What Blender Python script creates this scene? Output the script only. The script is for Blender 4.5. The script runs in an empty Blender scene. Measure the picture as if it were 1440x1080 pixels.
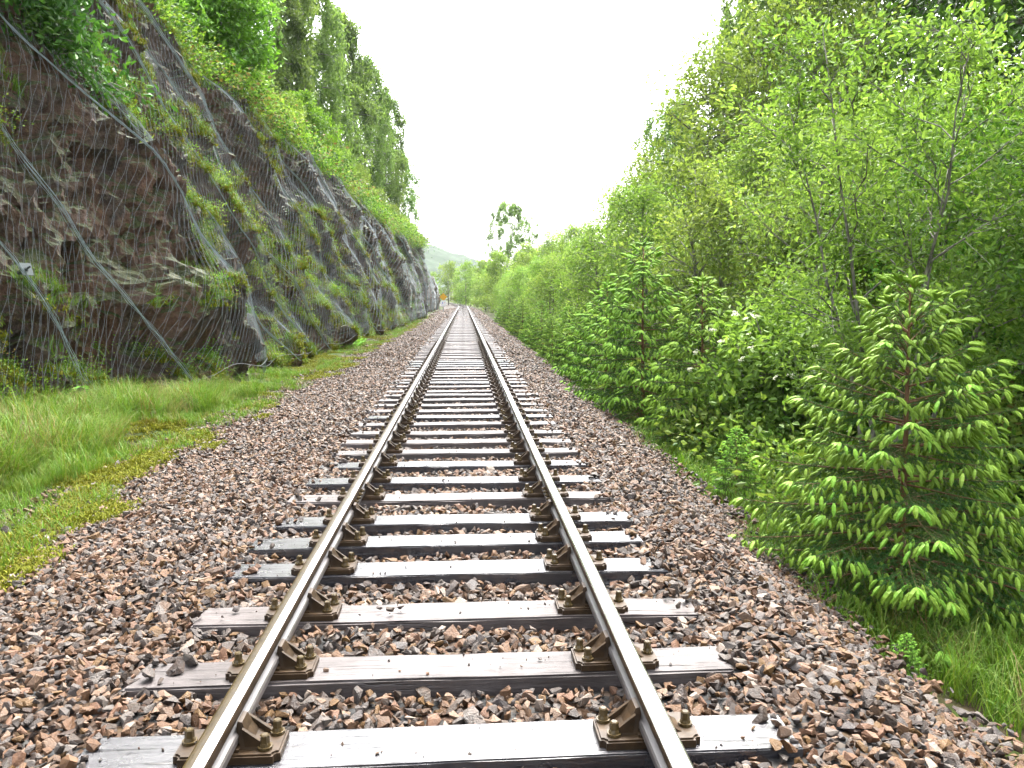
import bpy, bmesh, math
import numpy as np
from mathutils import Vector, Matrix, Euler

# ------------------------------------------------------------------ scene, camera, light
sc = bpy.context.scene
COL = sc.collection
R = math.radians

cam_d = bpy.data.cameras.new('camera')
cam = bpy.data.objects.new('camera', cam_d); COL.objects.link(cam)
cam_d.sensor_width = 36.0
cam_d.lens = 29.0
cam_d.clip_start = 0.05
cam_d.clip_end = 6000
CAM = np.array([0.087, 0.0, 1.62])
cam.location = CAM
cam.rotation_euler = (R(90 - 5.955), 0, R(-3.336))
sc.camera = cam

SUN_EL, SUN_AZ = 62.0, 20.0
world = bpy.data.worlds.new('World'); sc.world = world; world.use_nodes = True
wn = world.node_tree.nodes; wl = world.node_tree.links
for n in list(wn): wn.remove(n)
sky = wn.new('ShaderNodeTexSky'); sky.sky_type = 'NISHITA'; sky.sun_disc = False
sky.sun_elevation = R(SUN_EL); sky.sun_rotation = R(SUN_AZ)
sky.air_density = 1.0; sky.dust_density = 6.0; sky.ozone_density = 1.0
hs = wn.new('ShaderNodeHueSaturation'); hs.inputs['Saturation'].default_value = 0.30
bg = wn.new('ShaderNodeBackground'); bg.inputs['Strength'].default_value = 0.15
wo = wn.new('ShaderNodeOutputWorld')
wl.new(sky.outputs[0], hs.inputs['Color']); wl.new(hs.outputs[0], bg.inputs['Color']); wl.new(bg.outputs[0], wo.inputs['Surface'])

sun_d = bpy.data.lights.new('sun', 'SUN'); sun_d.energy = 1.5; sun_d.angle = R(35); sun_d.color = (1.0, 0.97, 0.93)
sun = bpy.data.objects.new('sun', sun_d); COL.objects.link(sun)
_az, _el = R(SUN_AZ), R(SUN_EL)
sdir = Vector((math.sin(_az) * math.cos(_el), math.cos(_az) * math.cos(_el), math.sin(_el)))
sun.rotation_euler = sdir.to_track_quat('Z', 'Y').to_euler()
sun.location = (0, 0, 60)

sc.view_settings.view_transform = 'Standard'
sc.view_settings.look = 'None'
sc.view_settings.exposure = 2.95
sc.view_settings.gamma = 1.0
sc.view_settings.use_curve_mapping = False
sc.render.engine = 'CYCLES'
sc.cycles.use_denoising = True
sc.cycles.use_adaptive_sampling = True
sc.cycles.adaptive_threshold = 0.02
sc.cycles.max_bounces = 5
sc.cycles.diffuse_bounces = 3
sc.cycles.glossy_bounces = 2
sc.cycles.transmission_bounces = 3
sc.cycles.volume_bounces = 1
sc.cycles.transparent_max_bounces = 4
sc.cycles.caustics_reflective = False
sc.cycles.caustics_refractive = False
sc.cycles.sample_clamp_indirect = 6.0

# ------------------------------------------------------------------ numeric helpers
rng = np.random.default_rng(11)
U = lambda a, b, n=None: rng.uniform(a, b, n)

def smooth(a, b, x):
    t = np.clip((np.asarray(x, float) - a) / (b - a), 0, 1)
    return t * t * (3 - 2 * t)

def hsh(ix, iy, seed):
    n = (ix.astype(np.int64) * 374761393 + iy.astype(np.int64) * 668265263 + seed * 1442695041) & 0x7fffffff
    n = ((n ^ (n >> 13)) * 1274126177) & 0x7fffffff
    return ((n ^ (n >> 16)) & 0xffff) / 65535.0

def vnoise(x, y, seed=0):
    x = np.asarray(x, float); y = np.asarray(y, float)
    x, y = np.broadcast_arrays(x, y)
    ix = np.floor(x); iy = np.floor(y)
    fx = x - ix; fy = y - iy
    fx = fx * fx * (3 - 2 * fx); fy = fy * fy * (3 - 2 * fy)
    a = hsh(ix, iy, seed); b = hsh(ix + 1, iy, seed); c = hsh(ix, iy + 1, seed); d = hsh(ix + 1, iy + 1, seed)
    return (a * (1 - fx) + b * fx) * (1 - fy) + (c * (1 - fx) + d * fx) * fy * 1.0 - 0.5

def fbm(x, y, seed=0, oct=4):
    s = 0; a = 1.0; f = 1.0
    for o in range(oct):
        s = s + a * vnoise(x * f, y * f, seed + o * 17); a *= 0.5; f *= 2.03
    return s

def vor_blocks(u, v, seed, tilt=0.5):
    """faceted blocks: each Voronoi cell has its own offset and tilt"""
    iu = np.floor(u); iv = np.floor(v)
    best = np.full(u.shape, 1e9); val = np.zeros(u.shape)
    for du in (-1, 0, 1):
        for dv in (-1, 0, 1):
            cu, cv = iu + du, iv + dv
            pu = cu + hsh(cu, cv, seed); pv = cv + hsh(cu, cv, seed + 5)
            d = (u - pu) ** 2 + (v - pv) ** 2
            w = (hsh(cu, cv, seed + 9) - 0.5) + tilt * ((u - pu) * (hsh(cu, cv, seed + 11) - 0.5) + (v - pv) * (hsh(cu, cv, seed + 13) - 0.5)) * 2
            m = d < best
            best = np.where(m, d, best); val = np.where(m, w, val)
    return val

def nrm(v):
    v = np.asarray(v, float)
    return v / np.maximum(np.linalg.norm(v, axis=-1, keepdims=True), 1e-9)

# ------------------------------------------------------------------ mesh builder
class MB:
    def __init__(self):
        self.v = []; self.f = []; self.t = []; self.n = 0
    def add(self, V, faces, tint=0.5, mat=0):
        V = np.asarray(V, float).reshape(-1, 3)
        self.v.append(V)
        t = np.full(len(V), tint) if np.isscalar(tint) else np.asarray(tint, float)
        self.t.append(t)
        if not isinstance(faces, list): faces = [faces]
        for F in faces:
            F = np.asarray(F, np.int64)
            self.f.append((F + self.n, mat))
        self.n += len(V)
    def tube(self, path, rad, sides=6, tint=0.5, mat=0, cap=True):
        path = np.asarray(path, float); k = len(path)
        rad = np.full(k, rad) if np.isscalar(rad) else np.asarray(rad, float)
        tan = nrm(np.gradient(path, axis=0))
        ref = np.array([0, 0, 1.0]) if abs(tan[0][2]) < 0.8 else np.array([1.0, 0, 0])
        s = nrm(np.cross(tan, ref)); u = np.cross(s, tan)
        a = np.arange(sides) * 2 * math.pi / sides
        V = path[:, None] + rad[:, None, None] * (np.cos(a)[None, :, None] * s[:, None] + np.sin(a)[None, :, None] * u[:, None])
        i = np.arange(k - 1)[:, None] * sides; j = np.arange(sides)[None]; j2 = (j + 1) % sides
        F = np.stack([i + j, i + j2, i + sides + j2, i + sides + j], -1).reshape(-1, 4)
        fs = [F]
        if cap:
            fs.append(np.array([list(range(sides))[::-1]])); fs.append(np.array([list(range((k - 1) * sides, k * sides))]))
        self.add(V.reshape(-1, 3), fs, tint, mat)
    def box(self, c, s, mat=0, tint=0.5):
        c = np.array(c, float); s = np.array(s, float) / 2
        V = np.array([[x, y, z] for z in (-1, 1) for y in (-1, 1) for x in (-1, 1)], float) * s + c
        self.add(V, np.array([[0, 2, 3, 1], [4, 5, 7, 6], [0, 1, 5, 4], [2, 6, 7, 3], [0, 4, 6, 2], [1, 3, 7, 5]]), tint, mat)
    def mesh(self, name, mats, smooth_=False):
        me = bpy.data.meshes.new(name)
        V = np.concatenate(self.v) if self.v else np.zeros((0, 3))
        me.vertices.add(len(V)); me.vertices.foreach_set('co', V.astype(np.float32).ravel())
        idx = np.concatenate([F.ravel() for F, m in self.f]); tot = np.concatenate([np.full(len(F), F.shape[1]) for F, m in self.f])
        mi = np.concatenate([np.full(len(F), m) for F, m in self.f])
        st = np.concatenate([[0], np.cumsum(tot)[:-1]])
        me.loops.add(len(idx)); me.loops.foreach_set('vertex_index', idx.astype(np.int32))
        me.polygons.add(len(tot)); me.polygons.foreach_set('loop_start', st.astype(np.int32))
        for m in mats: me.materials.append(m)
        if len(mats) > 1: me.polygons.foreach_set('material_index', mi.astype(np.int32))
        me.polygons.foreach_set('use_smooth', np.full(len(tot), smooth_))
        at = me.attributes.new('tint', 'FLOAT', 'POINT'); at.data.foreach_set('value', np.concatenate(self.t).astype(np.float32))
        me.update(calc_edges=True)
        return me
    def build(self, name, mats, parent=None, smooth_=False, **kw):
        return obj(name, self.mesh(name, mats if isinstance(mats, list) else [mats], smooth_), parent, **kw)

def obj(name, data, parent=None, label=None, cat=None, group=None, kind=None, loc=None, rot=None, scale=None):
    o = bpy.data.objects.new(name, data); COL.objects.link(o)
    if parent is not None: o.parent = parent
    if label: o['label'] = label
    if cat: o['category'] = cat
    if group: o['group'] = group
    if kind: o['kind'] = kind
    if loc is not None: o.location = loc
    if rot is not None: o.rotation_euler = rot
    if scale is not None: o.scale = (scale,) * 3 if np.isscalar(scale) else scale
    return o

def grid_faces(nu, nv):
    i = np.arange(nu - 1)[:, None] * nv; j = np.arange(nv - 1)[None]
    return np.stack([i + j, i + nv + j, i + nv + j + 1, i + j + 1], -1).reshape(-1, 4)

# ------------------------------------------------------------------ materials
def new_mat(name):
    m = bpy.data.materials.new(name); m.use_nodes = True
    nt = m.node_tree
    for n in list(nt.nodes): nt.nodes.remove(n)
    out = nt.nodes.new('ShaderNodeOutputMaterial')
    return m, nt, out

class NT:
    def __init__(self, nt): self.nt = nt; self.N = nt.nodes; self.L = nt.links
    def lk(self, a, b): self.L.new(a, b)
    def coord(self, out='Object', scale=(1, 1, 1), rot=(0, 0, 0)):
        t = self.N.new('ShaderNodeTexCoord'); m = self.N.new('ShaderNodeMapping')
        m.inputs['Scale'].default_value = scale; m.inputs['Rotation'].default_value = rot
        self.lk(t.outputs[out], m.inputs['Vector']); return m.outputs[0]
    def noise(self, vec, scale, detail=4, rough=0.55, dist=0.0):
        n = self.N.new('ShaderNodeTexNoise'); n.inputs['Scale'].default_value = scale; n.inputs['Detail'].default_value = detail
        n.inputs['Roughness'].default_value = rough; n.inputs['Distortion'].default_value = dist
        self.lk(vec, n.inputs['Vector']); return n.outputs['Fac']
    def vor(self, vec, scale, feature='F1', out='Distance'):
        n = self.N.new('ShaderNodeTexVoronoi'); n.feature = feature; n.inputs['Scale'].default_value = scale
        self.lk(vec, n.inputs['Vector']); return n.outputs[out]
    def ramp(self, fac, stops, interp='LINEAR'):
        r = self.N.new('ShaderNodeValToRGB'); r.color_ramp.interpolation = interp
        e = r.color_ramp.elements
        while len(e) < len(stops): e.new(0.5)
        for k, (p, c) in enumerate(stops):
            e[k].position = p; e[k].color = (*c, 1) if len(c) == 3 else c
        self.lk(fac, r.inputs['Fac']); return r.outputs['Color']
    def mix(self, fac, a, b, mode='MIX'):
        m = self.N.new('ShaderNodeMix'); m.data_type = 'RGBA'; m.blend_type = mode
        for s, v in ((m.inputs[0], fac), (m.inputs[6], a), (m.inputs[7], b)):
            if hasattr(v, 'is_output'): self.lk(v, s)
            else: s.default_value = v if np.isscalar(v) else (*v, 1)[:4]
        return m.outputs[2]
    def math(self, op, a, b=0.0, clamp=False):
        m = self.N.new('ShaderNodeMath'); m.operation = op; m.use_clamp = clamp
        for s, v in ((m.inputs[0], a), (m.inputs[1], b)):
            if hasattr(v, 'is_output'): self.lk(v, s)
            else: s.default_value = v
        return m.outputs[0]
    def attr(self, name='tint'):
        a = self.N.new('ShaderNodeAttribute'); a.attribute_name = name; return a.outputs['Fac']
    def orand(self): return self.N.new('ShaderNodeObjectInfo').outputs['Random']
    def bump(self, h, strength=0.5, dist=0.02):
        b = self.N.new('ShaderNodeBump'); b.inputs['Strength'].default_value = strength; b.inputs['Distance'].default_value = dist
        self.lk(h, b.inputs['Height']); return b.outputs[0]
    def pbr(self, col, rough=0.6, spec=0.5, metal=0.0, normal=None, coat=None, coat_r=.15):
        p = self.N.new('ShaderNodeBsdfPrincipled')
        for key, v in (('Base Color', col), ('Roughness', rough), ('Specular IOR Level', spec), ('Metallic', metal)):
            if hasattr(v, 'is_output'): self.lk(v, p.inputs[key])
            else: p.inputs[key].default_value = v if np.isscalar(v) else (*v, 1)[:4]
        if normal is not None: self.lk(normal, p.inputs['Normal'])
        if coat is not None: p.inputs['Coat Weight'].default_value = coat; p.inputs['Coat Roughness'].default_value = coat_r; p.inputs['Coat IOR'].default_value = 1.6
        return p.outputs[0]

def leaf_mat(name, dark, mid, light, trans=0.35, rough=0.5, spec=0.16, vary=0.3):
    m, nt, out = new_mat(name); n = NT(nt)
    c = n.ramp(n.attr('tint'), [(0.0, dark), (0.5, mid), (1.0, light)])
    r = n.orand()
    hsv = nt.nodes.new('ShaderNodeHueSaturation'); n.lk(c, hsv.inputs['Color'])
    n.lk(n.math('ADD', n.math('MULTIPLY', r, 0.03), 0.485), hsv.inputs['Hue'])
    n.lk(n.math('ADD', n.math('MULTIPLY', r, vary), 1 - vary / 2), hsv.inputs['Value'])
    col = hsv.outputs[0]
    p = n.pbr(col, rough, spec)
    t = nt.nodes.new('ShaderNodeBsdfTranslucent')
    n.lk(n.mix(1.0, col, (1.0, 1.0, 0.55), 'MULTIPLY'), t.inputs['Color'])
    ms = nt.nodes.new('ShaderNodeMixShader'); ms.inputs[0].default_value = trans
    n.lk(p, ms.inputs[1]); n.lk(t.outputs[0], ms.inputs[2]); n.lk(ms.outputs[0], out.inputs[0])
    return m

def simple_mat(name, col, rough=0.6, spec=0.5, metal=0.0, nscale=0, namp=0.3, bump=0.0):
    m, nt, out = new_mat(name); n = NT(nt)
    c = col; nm = None
    if nscale:
        f = n.noise(n.coord(), nscale, 5)
        c = n.mix(f, tuple(x * (1 - namp) for x in col), tuple(min(1, x * (1 + namp)) for x in col))
        if bump: nm = n.bump(f, bump, 0.01)
    n.lk(n.pbr(c, rough, spec, metal, nm), out.inputs[0])
    return m

M = {}
M['leaf_birch'] = leaf_mat('birch_leaves', (.065, .12, .036), (.12, .20, .058), (.185, .29, .09), 0.5)
M['leaf_fresh'] = leaf_mat('fresh_leaves', (.06, .11, .02), (.145, .23, .045), (.25, .35, .09), 0.5)
M['leaf_feather'] = leaf_mat('feathery_leaves', (.08, .15, .03), (.16, .26, .058), (.26, .37, .10), 0.5)
M['leaf_deep'] = leaf_mat('deep_green_leaves', (.02, .05, .010), (.045, .105, .018), (.09, .175, .03), 0.33)
M['leaf_bright'] = leaf_mat('bright_hazel_leaves', (.05, .115, .013), (.115, .22, .026), (.19, .32, .045), 0.46)
M['needle'] = leaf_mat('old_spruce_needles', (.022, .06, .015), (.045, .11, .026), (.075, .165, .04), 0.25, 0.5)
M['shoot'] = leaf_mat('new_spruce_shoots', (.10, .20, .022), (.18, .33, .038), (.27, .43, .07), 0.3, 0.5)
M['grass'] = leaf_mat('grass_blades', (.04, .09, .008), (.085, .17, .015), (.17, .21, .045), 0.35)
M['grass_dry'] = leaf_mat('dry_grass_blades', (.07, .058, .02), (.15, .12, .04), (.24, .20, .085), 0.3)
M['moss'] = leaf_mat('moss_cushions', (.05, .06, .006), (.11, .12, .010), (.17, .16, .02), 0.2, 0.8, 0.1)
M['fern'] = leaf_mat('fern_fronds', (.08, .20, .02), (.14, .30, .03), (.2, .38, .05), 0.4)
M['flower'] = simple_mat('cream_flowers', (.75, .74, .58), 0.7)

def bark_mat(name, a, b, sc_=14):
    m, nt, out = new_mat(name); n = NT(nt)
    v = n.coord(scale=(1, 1, .25)); f = n.noise(v, sc_, 6, .65)
    n.lk(n.pbr(n.ramp(f, [(.35, a), (.62, b)]), .75, .3, normal=n.bump(f, .7, .02)), out.inputs[0]); return m
M['bark'] = bark_mat('grey_mossy_bark', (.04, .036, .028), (.20, .19, .155))
M['leaf_rowan'] = leaf_mat('rowan_leaves', (.04, .11, .014), (.085, .19, .026), (.16, .28, .05), 0.42)
M['bark_birch'] = bark_mat('birch_bark', (.05, .045, .04), (.28, .27, .24), 6)
M['bark_spruce'] = bark_mat('spruce_bark', (.07, .035, .016), (.17, .09, .04))

# ballast stones: each stone its own tone
def stone_ramp(n, fac):
    return n.ramp(fac, [(0.0, (0.0134, 0.0134, 0.0134)), (.11, (0.0521, 0.0521, 0.0504)), (.23, (0.0714, 0.0353, 0.0151)), (.33, (0.1092, 0.0605, 0.0302)), (.42, (0.0302, 0.0277, 0.0235)), (.50, (0.1260, 0.0672, 0.0403)),
                        (.58, (0.0798, 0.0773, 0.0714)), (.67, (0.1470, 0.0991, 0.0672)), (.76, (0.0966, 0.0538, 0.0168)), (.83, (0.0504, 0.0302, 0.0176)), (.90, (0.1932, 0.1596, 0.1302)), (.95, (0.0462, 0.0487, 0.0504))], 'CONSTANT')
m, nt, out = new_mat('wet_ballast_stone'); n = NT(nt)
v = n.coord(); f = n.noise(v, 2.6, 5, .65)
c = n.mix(n.math('MULTIPLY', f, .55), stone_ramp(n, n.orand()), (.075, .036, .016))
c = n.mix(1.0, c, n.ramp(f, [(.3, (.72, .72, .72)), (.7, (1.15, 1.15, 1.15))]), 'MULTIPLY')
n.lk(n.pbr(c, n.ramp(f, [(.3, (.36,) * 3), (.7, (.7,) * 3)]), .27, normal=n.bump(n.noise(v, 6, 4), .35, .1)), out.inputs[0]); M['stone'] = m

m, nt, out = new_mat('ballast_bed_gravel'); n = NT(nt)
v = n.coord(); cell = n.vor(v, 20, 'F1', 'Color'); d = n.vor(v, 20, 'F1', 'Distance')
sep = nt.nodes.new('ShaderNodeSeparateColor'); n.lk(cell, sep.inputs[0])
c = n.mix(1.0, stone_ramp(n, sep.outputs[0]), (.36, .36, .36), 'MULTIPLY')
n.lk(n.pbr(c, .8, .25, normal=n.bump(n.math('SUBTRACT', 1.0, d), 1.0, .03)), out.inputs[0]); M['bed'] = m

# ground: soil, moss and turf
m, nt, out = new_mat('mossy_ground'); n = NT(nt)
v = n.coord(); f1 = n.noise(v, .9, 6, .6); f2 = n.noise(v, 7, 5, .65)
turf = n.ramp(f2, [(.3, (.010, .018, .003)), (.55, (.024, .04, .005)), (.75, (.045, .055, .008))])
soil = n.ramp(f2, [(.3, (.012, .009, .005)), (.7, (.034, .025, .013))])
n.lk(n.pbr(n.mix(n.ramp(f1, [(.40, (0,) * 3), (.56, (1,) * 3)]), soil, turf), .9, .08, normal=n.bump(f2, .8, .05)), out.inputs[0]); M['ground'] = m

# rock
m, nt, out = new_mat('mossy_cutting_rock'); n = NT(nt)
v = n.coord(); vs = n.coord(scale=(1, 1.0, .35))
f1 = n.noise(v, .55, 6, .62, .6); f2 = n.noise(v, 2.2, 7, .65); f3 = n.noise(v, 11, 6, .7); st = n.noise(vs, 1.6, 6, .65, .8)
base = n.ramp(f2, [(.25, (0.019, 0.014, 0.010)), (.42, (0.048, 0.033, 0.024)), (.58, (0.079, 0.052, 0.034)), (.75, (0.119, 0.069, 0.044))])
pink = n.ramp(f3, [(.3, (0.079, 0.037, 0.021)), (.7, (0.160, 0.087, 0.055))])
c = n.mix(n.ramp(f1, [(.46, (0,) * 3), (.58, (.9,) * 3)]), base, pink)
grey = n.ramp(f3, [(.3, (0.023, 0.021, 0.016)), (.7, (0.076, 0.062, 0.048))])
c = n.mix(n.ramp(st, [(.53, (0,) * 3), (.66, (.8,) * 3)]), c, grey)
rust = n.noise(vs, .8, 5, .6)
c = n.mix(n.ramp(rust, [(.53, (0,) * 3), (.64, (.75,) * 3)]), c, (0.079, 0.033, 0.011))
lich = n.vor(v, 3.2); c = n.mix(n.math('MULTIPLY', n.ramp(lich, [(.10, (1,) * 3), (.16, (0,) * 3)]), n.ramp(f3, [(.45, (0,) * 3), (.6, (.8,) * 3)])), c, (0.167, 0.137, 0.099))
geo = nt.nodes.new('ShaderNodeNewGeometry'); sx = nt.nodes.new('ShaderNodeSeparateXYZ'); n.lk(geo.outputs['Normal'], sx.inputs[0])
up = n.math('ADD', n.math('MULTIPLY', sx.outputs[2], .45), n.math('ADD', n.math('MULTIPLY', f1, .5), n.math('MULTIPLY', n.noise(v, 1.3, 6, .6), .75)))
mossc = n.ramp(f3, [(.3, (.008, .018, .002)), (.5, (.026, .042, .004)), (.7, (.055, .05, .006))])
c = n.mix(n.ramp(up, [(.64, (0,) * 3), (.80, (.92,) * 3)]), c, mossc)
n.lk(n.pbr(c, n.ramp(f2, [(.3, (.45,) * 3), (.7, (.85,) * 3)]), .4, normal=n.bump(n.math('ADD', n.math('ADD', n.math('MULTIPLY', f3, .5), f2), n.math('MULTIPLY', n.noise(v, 38, 5, .7), .25)), 1.0, .14)), out.inputs[0]); M['rock'] = m

# sleepers
def sleeper_mat(name, a, b, cdark, r0, r1, spec, coat):
    m, nt, out = new_mat(name); n = NT(nt)
    v = n.coord(scale=(1, 9, 9)); g = n.noise(v, 3.0, 8, .7, .4); v2 = n.coord(scale=(1, 30, 8)); g2 = n.noise(v2, 1.6, 4, .6, .2); blot = n.noise(n.coord(), 2.5, 5, .6)
    crack = n.ramp(g2, [(.36, (1,) * 3), (.41, (0,) * 3)])
    r = n.orand()
    c = n.mix(n.ramp(g, [(.3, (0,) * 3), (.7, (1,) * 3)]), a, b)
    c = n.mix(n.math('MULTIPLY', n.ramp(blot, [(.45, (0,) * 3), (.65, (1,) * 3)]), .5), c, cdark)
    c = n.mix(n.math('MULTIPLY', crack, .8), c, (.015, .012, .01))
    c = n.mix(1.0, c, n.ramp(r, [(0, (.8, .8, .82)), (1, (1.15, 1.1, 1.08))]), 'MULTIPLY')
    h = n.math('SUBTRACT', g, n.math('MULTIPLY', crack, .8))
    n.lk(n.pbr(c, n.ramp(blot, [(.35, (r0,) * 3), (.65, (r1,) * 3)]), spec, normal=n.bump(h, .7, .014), coat=coat, coat_r=.22), out.inputs[0]); return m
M['sleeper_old'] = sleeper_mat('weathered_wet_sleeper', (.032, .026, .024), (.105, .090, .085), (.020, .016, .014), .42, .68, .36, .07)
M['sleeper_new'] = sleeper_mat('dark_creosoted_sleeper', (.008, .008, .011), (.02, .02, .025), (.006, .006, .008), .14, .34, .6, .6)

def rust_mat(name, a, b, rough):
    m, nt, out = new_mat(name); n = NT(nt)
    f = n.noise(n.coord(), 16, 6, .65)
    n.lk(n.pbr(n.ramp(f, [(.3, a), (.7, b)]), rough, .28, normal=n.bump(f, .4, .008)), out.inputs[0]); return m
M['rust'] = rust_mat('wet_rusty_iron', (.012, .007, .003), (.045, .026, .011), .5)
M['rust_head'] = rust_mat('wet_olive_rust', (.014, .009, .002), (.032, .021, .005), .42)
M['bolt'] = rust_mat('wet_bolt_iron', (.035, .024, .009), (.085, .06, .026), .25)
m, nt, out = new_mat('polished_rail_steel'); n = NT(nt)
f = n.noise(n.coord(scale=(30, .6, 30)), 2, 5, .6)
n.lk(n.pbr(n.ramp(f, [(.3, (.42, .40, .38)), (.7, (.62, .60, .58))]), n.ramp(f, [(.3, (.18,) * 3), (.7, (.34,) * 3)]), .5, .95), out.inputs[0]); M['steel'] = m
m, nt, out = new_mat('wet_rail_foot'); n = NT(nt)
f = n.noise(n.coord(scale=(30, 1.5, 30)), 2, 5, .6)
n.lk(n.pbr(n.ramp(f, [(.3, (.05, .045, .04)), (.7, (.12, .11, .11))]), .35, .5, .2), out.inputs[0]); M['foot'] = m
M['wire'] = simple_mat('galvanised_wire', (.17, .195, .205), .5, .4, .2)
M['seam'] = simple_mat('bunched_wire', (.27, .32, .34), .5, .4, .2)
M['cable'] = simple_mat('steel_cable', (.06, .065, .068), .45, .5, .5, 60, .3)
M['plate'] = simple_mat('galvanised_plate', (.07, .085, .085), .45, .4, .3, 20, .25)
M['orange'] = simple_mat('orange_sign_paint', (.6, .32, .01), .5, .4, 0, 9, .12)
M['white'] = simple_mat('white_sign_paint', (.7, .7, .7), .5, .4, 0, 9, .05)
M['red'] = simple_mat('red_sign_paint', (.6, .12, .08), .5)
M['blue'] = simple_mat('blue_sign_paint', (.12, .16, .5), .5)
M['post'] = simple_mat('grey_sign_post', (.3, .3, .3), .5, .5, .4)
M['log'] = bark_mat('grey_dead_wood', (.10, .095, .085), (.30, .29, .27))
m, nt, out = new_mat('distant_wooded_slope'); n = NT(nt)
f = n.noise(n.coord(), .12, 7, .7); n.lk(n.pbr(n.ramp(f, [(.35, (.010, .02, .013)), (.6, (.022, .04, .02)), (.75, (.04, .05, .028))]), .9, .1), out.inputs[0]); M['hill'] = m

# ------------------------------------------------------------------ terrain functions
def cx(y):   # track centre line
    y = np.asarray(y, float)
    return -np.where(y > 140, (y - 140) ** 2 / 1800.0, 0.0)

def right_edge(y): return np.interp(y, [0, 4, 7, 14, 30, 300], [2.45, 2.5, 2.5, 2.75, 2.85, 2.9])
def left_edge(y): return np.interp(y, [0, 6, 10, 20, 60, 300], [-3.2, -3.25, -3.6, -3.4, -3.3, -3.2])

def bed_z(x, y):
    x = np.asarray(x, float) - cx(y)
    re, le = right_edge(y), left_edge(y)
    z = -0.05 + 0 * x
    z = z + 0.032 * smooth(.95, 1.25, np.abs(x))
    z = z - 0.05 * smooth(1.2, 1.9, x) - 0.42 * smooth(1.75, re + .15, x)
    z = z - 0.05 * smooth(-1.25, -1.7, x) - 0.24 * smooth(-1.6, le, x)
    return z + 0.035 * fbm(x * 1.7, np.asarray(y) * 1.7, 3, 3)

def hill_amp(y): return np.interp(y, [-50, 45, 110, 200, 400], [1, 1, .45, .25, .3])

def ground_z(x, y):
    x = np.asarray(x, float); y = np.asarray(y, float)
    xr = x - cx(y)
    re, le = right_edge(y), left_edge(y)
    z = -0.36 + 0 * xr
    # right: shallow ditch, then a rising wooded bank
    z = np.where(xr > 0, -0.60 - 0.20 * smooth(re - .1, re + .8, xr) , z)
    bank = np.maximum(xr - 5.2, 0)
    z = z + hill_amp(y) * (0.62 * bank - 0.25 * np.maximum(xr - 22, 0) - 0.25 * np.maximum(xr - 60, 0) - .12 * np.maximum(xr - 200, 0) * 1.0) * (xr > 0)
    # left: low mound towards the rock foot
    z = z - 0.10 * smooth(-4.6, -7.2, xr) * (1 - smooth(16, 19, y))
    nz = fbm(x * .55, y * .55, 21, 4) * .22 * smooth(2.4, 5, np.abs(xr)) + fbm(x * 2.5, y * 2.5, 5, 3) * .05
    z = z + nz
    # under the ballast bed the sheet stays below it
    inside = (xr > le - .05) & (xr < re + .05)
    return np.where(inside, np.minimum(z, bed_z(x, y) - .06), z)

# ground sheet (kept clear of the raised bank left of the rock, which has its own mesh)
gx = np.unique(np.concatenate([np.linspace(-1500, -60, 16), np.linspace(-60, -12, 25), np.arange(-12, 14, .3), np.linspace(14, 60, 50), np.linspace(60, 400, 20), np.linspace(400, 1500, 8)]))
gy = np.unique(np.concatenate([np.linspace(-600, -20, 10), np.arange(-20, 2, 1.0), np.arange(2, 30, .35), np.arange(30, 120, 1.0), np.linspace(120, 320, 80), np.linspace(320, 1500, 24)]))
GX, GY = np.meshgrid(gx, gy, indexing='ij')
mb = MB(); mb.add(np.stack([GX, GY, np.clip(ground_z(GX, GY), -3, 40)], -1).reshape(-1, 3), grid_faces(len(gx), len(gy)))
ground = mb.build('ground', M['ground'], smooth_=True, kind='structure', label='mossy soil and turf on both sides of the railway', cat='ground')

# ballast bed sheet
bx_ = np.linspace(0, 1, 46)
by_ = np.unique(np.concatenate([np.arange(-12, 40, .25), np.arange(40, 320, 1.5)]))
le, re = left_edge(by_) - .35, right_edge(by_) + .2
BX = le[None] + (re - le)[None] * bx_[:, None] + cx(by_)[None]; BY = np.broadcast_to(by_[None], BX.shape)
BZ = bed_z(BX, BY) - .028
BZ[0] -= .12; BZ[-1] -= .12
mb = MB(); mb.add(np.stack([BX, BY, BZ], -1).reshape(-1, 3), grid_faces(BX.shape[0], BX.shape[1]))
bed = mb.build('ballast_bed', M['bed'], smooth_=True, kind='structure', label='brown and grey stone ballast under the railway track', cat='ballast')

# ------------------------------------------------------------------ rock cutting on the left
RY = [-6, 9, 12, 15, 16.3, 17.4, 19, 22, 30, 45, 60, 75, 88.5, 90.5, 93, 109, 112, 116, 128, 140, 146, 160, 200]
RXB = [-9.2, -8, -7.5, -7.2, -6.5, -5.5, -5.3, -5.2, -5.0, -4.6, -4.35, -4.15, -3.95, -6.2, -7.4, -7.2, -5.4, -4.9, -4.6, -4.4, -6.5, -8.0, -12]
RYC = [-6, 12, 17, 22, 27, 35, 45, 60, 75, 88.5, 91, 93, 109, 113, 128, 140, 146, 160, 200]
RXC = [-12, -10.6, -9.6, -9.1, -8.6, -7.4, -6.9, -6.1, -5.4, -4.55, -7.4, -8.6, -8.6, -5.6, -5.3, -5.0, -8, -10, -14]
RZC = [11, 11.2, 10.4, 9.5, 8.8, 8.2, 7.7, 7.0, 7.0, 7.1, 7.3, 7.3, 7.2, 6.8, 5.8, 4.4, 4.5, 4.5, 4]
ry = np.unique(np.round(np.concatenate([np.arange(6, 12, .2), np.arange(12, 30, .062), np.arange(30, 45, .1), np.arange(42, 92.5, .2), np.arange(92.5, 200, .6)]), 4))
NS = 150
rs = np.linspace(-.07, 1.0, NS)
xb, xc_, zc = np.interp(ry, RY, RXB), np.interp(ry, RYC, RXC), np.interp(ry, RYC, RZC)
zb = np.full_like(ry, -.46)
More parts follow.
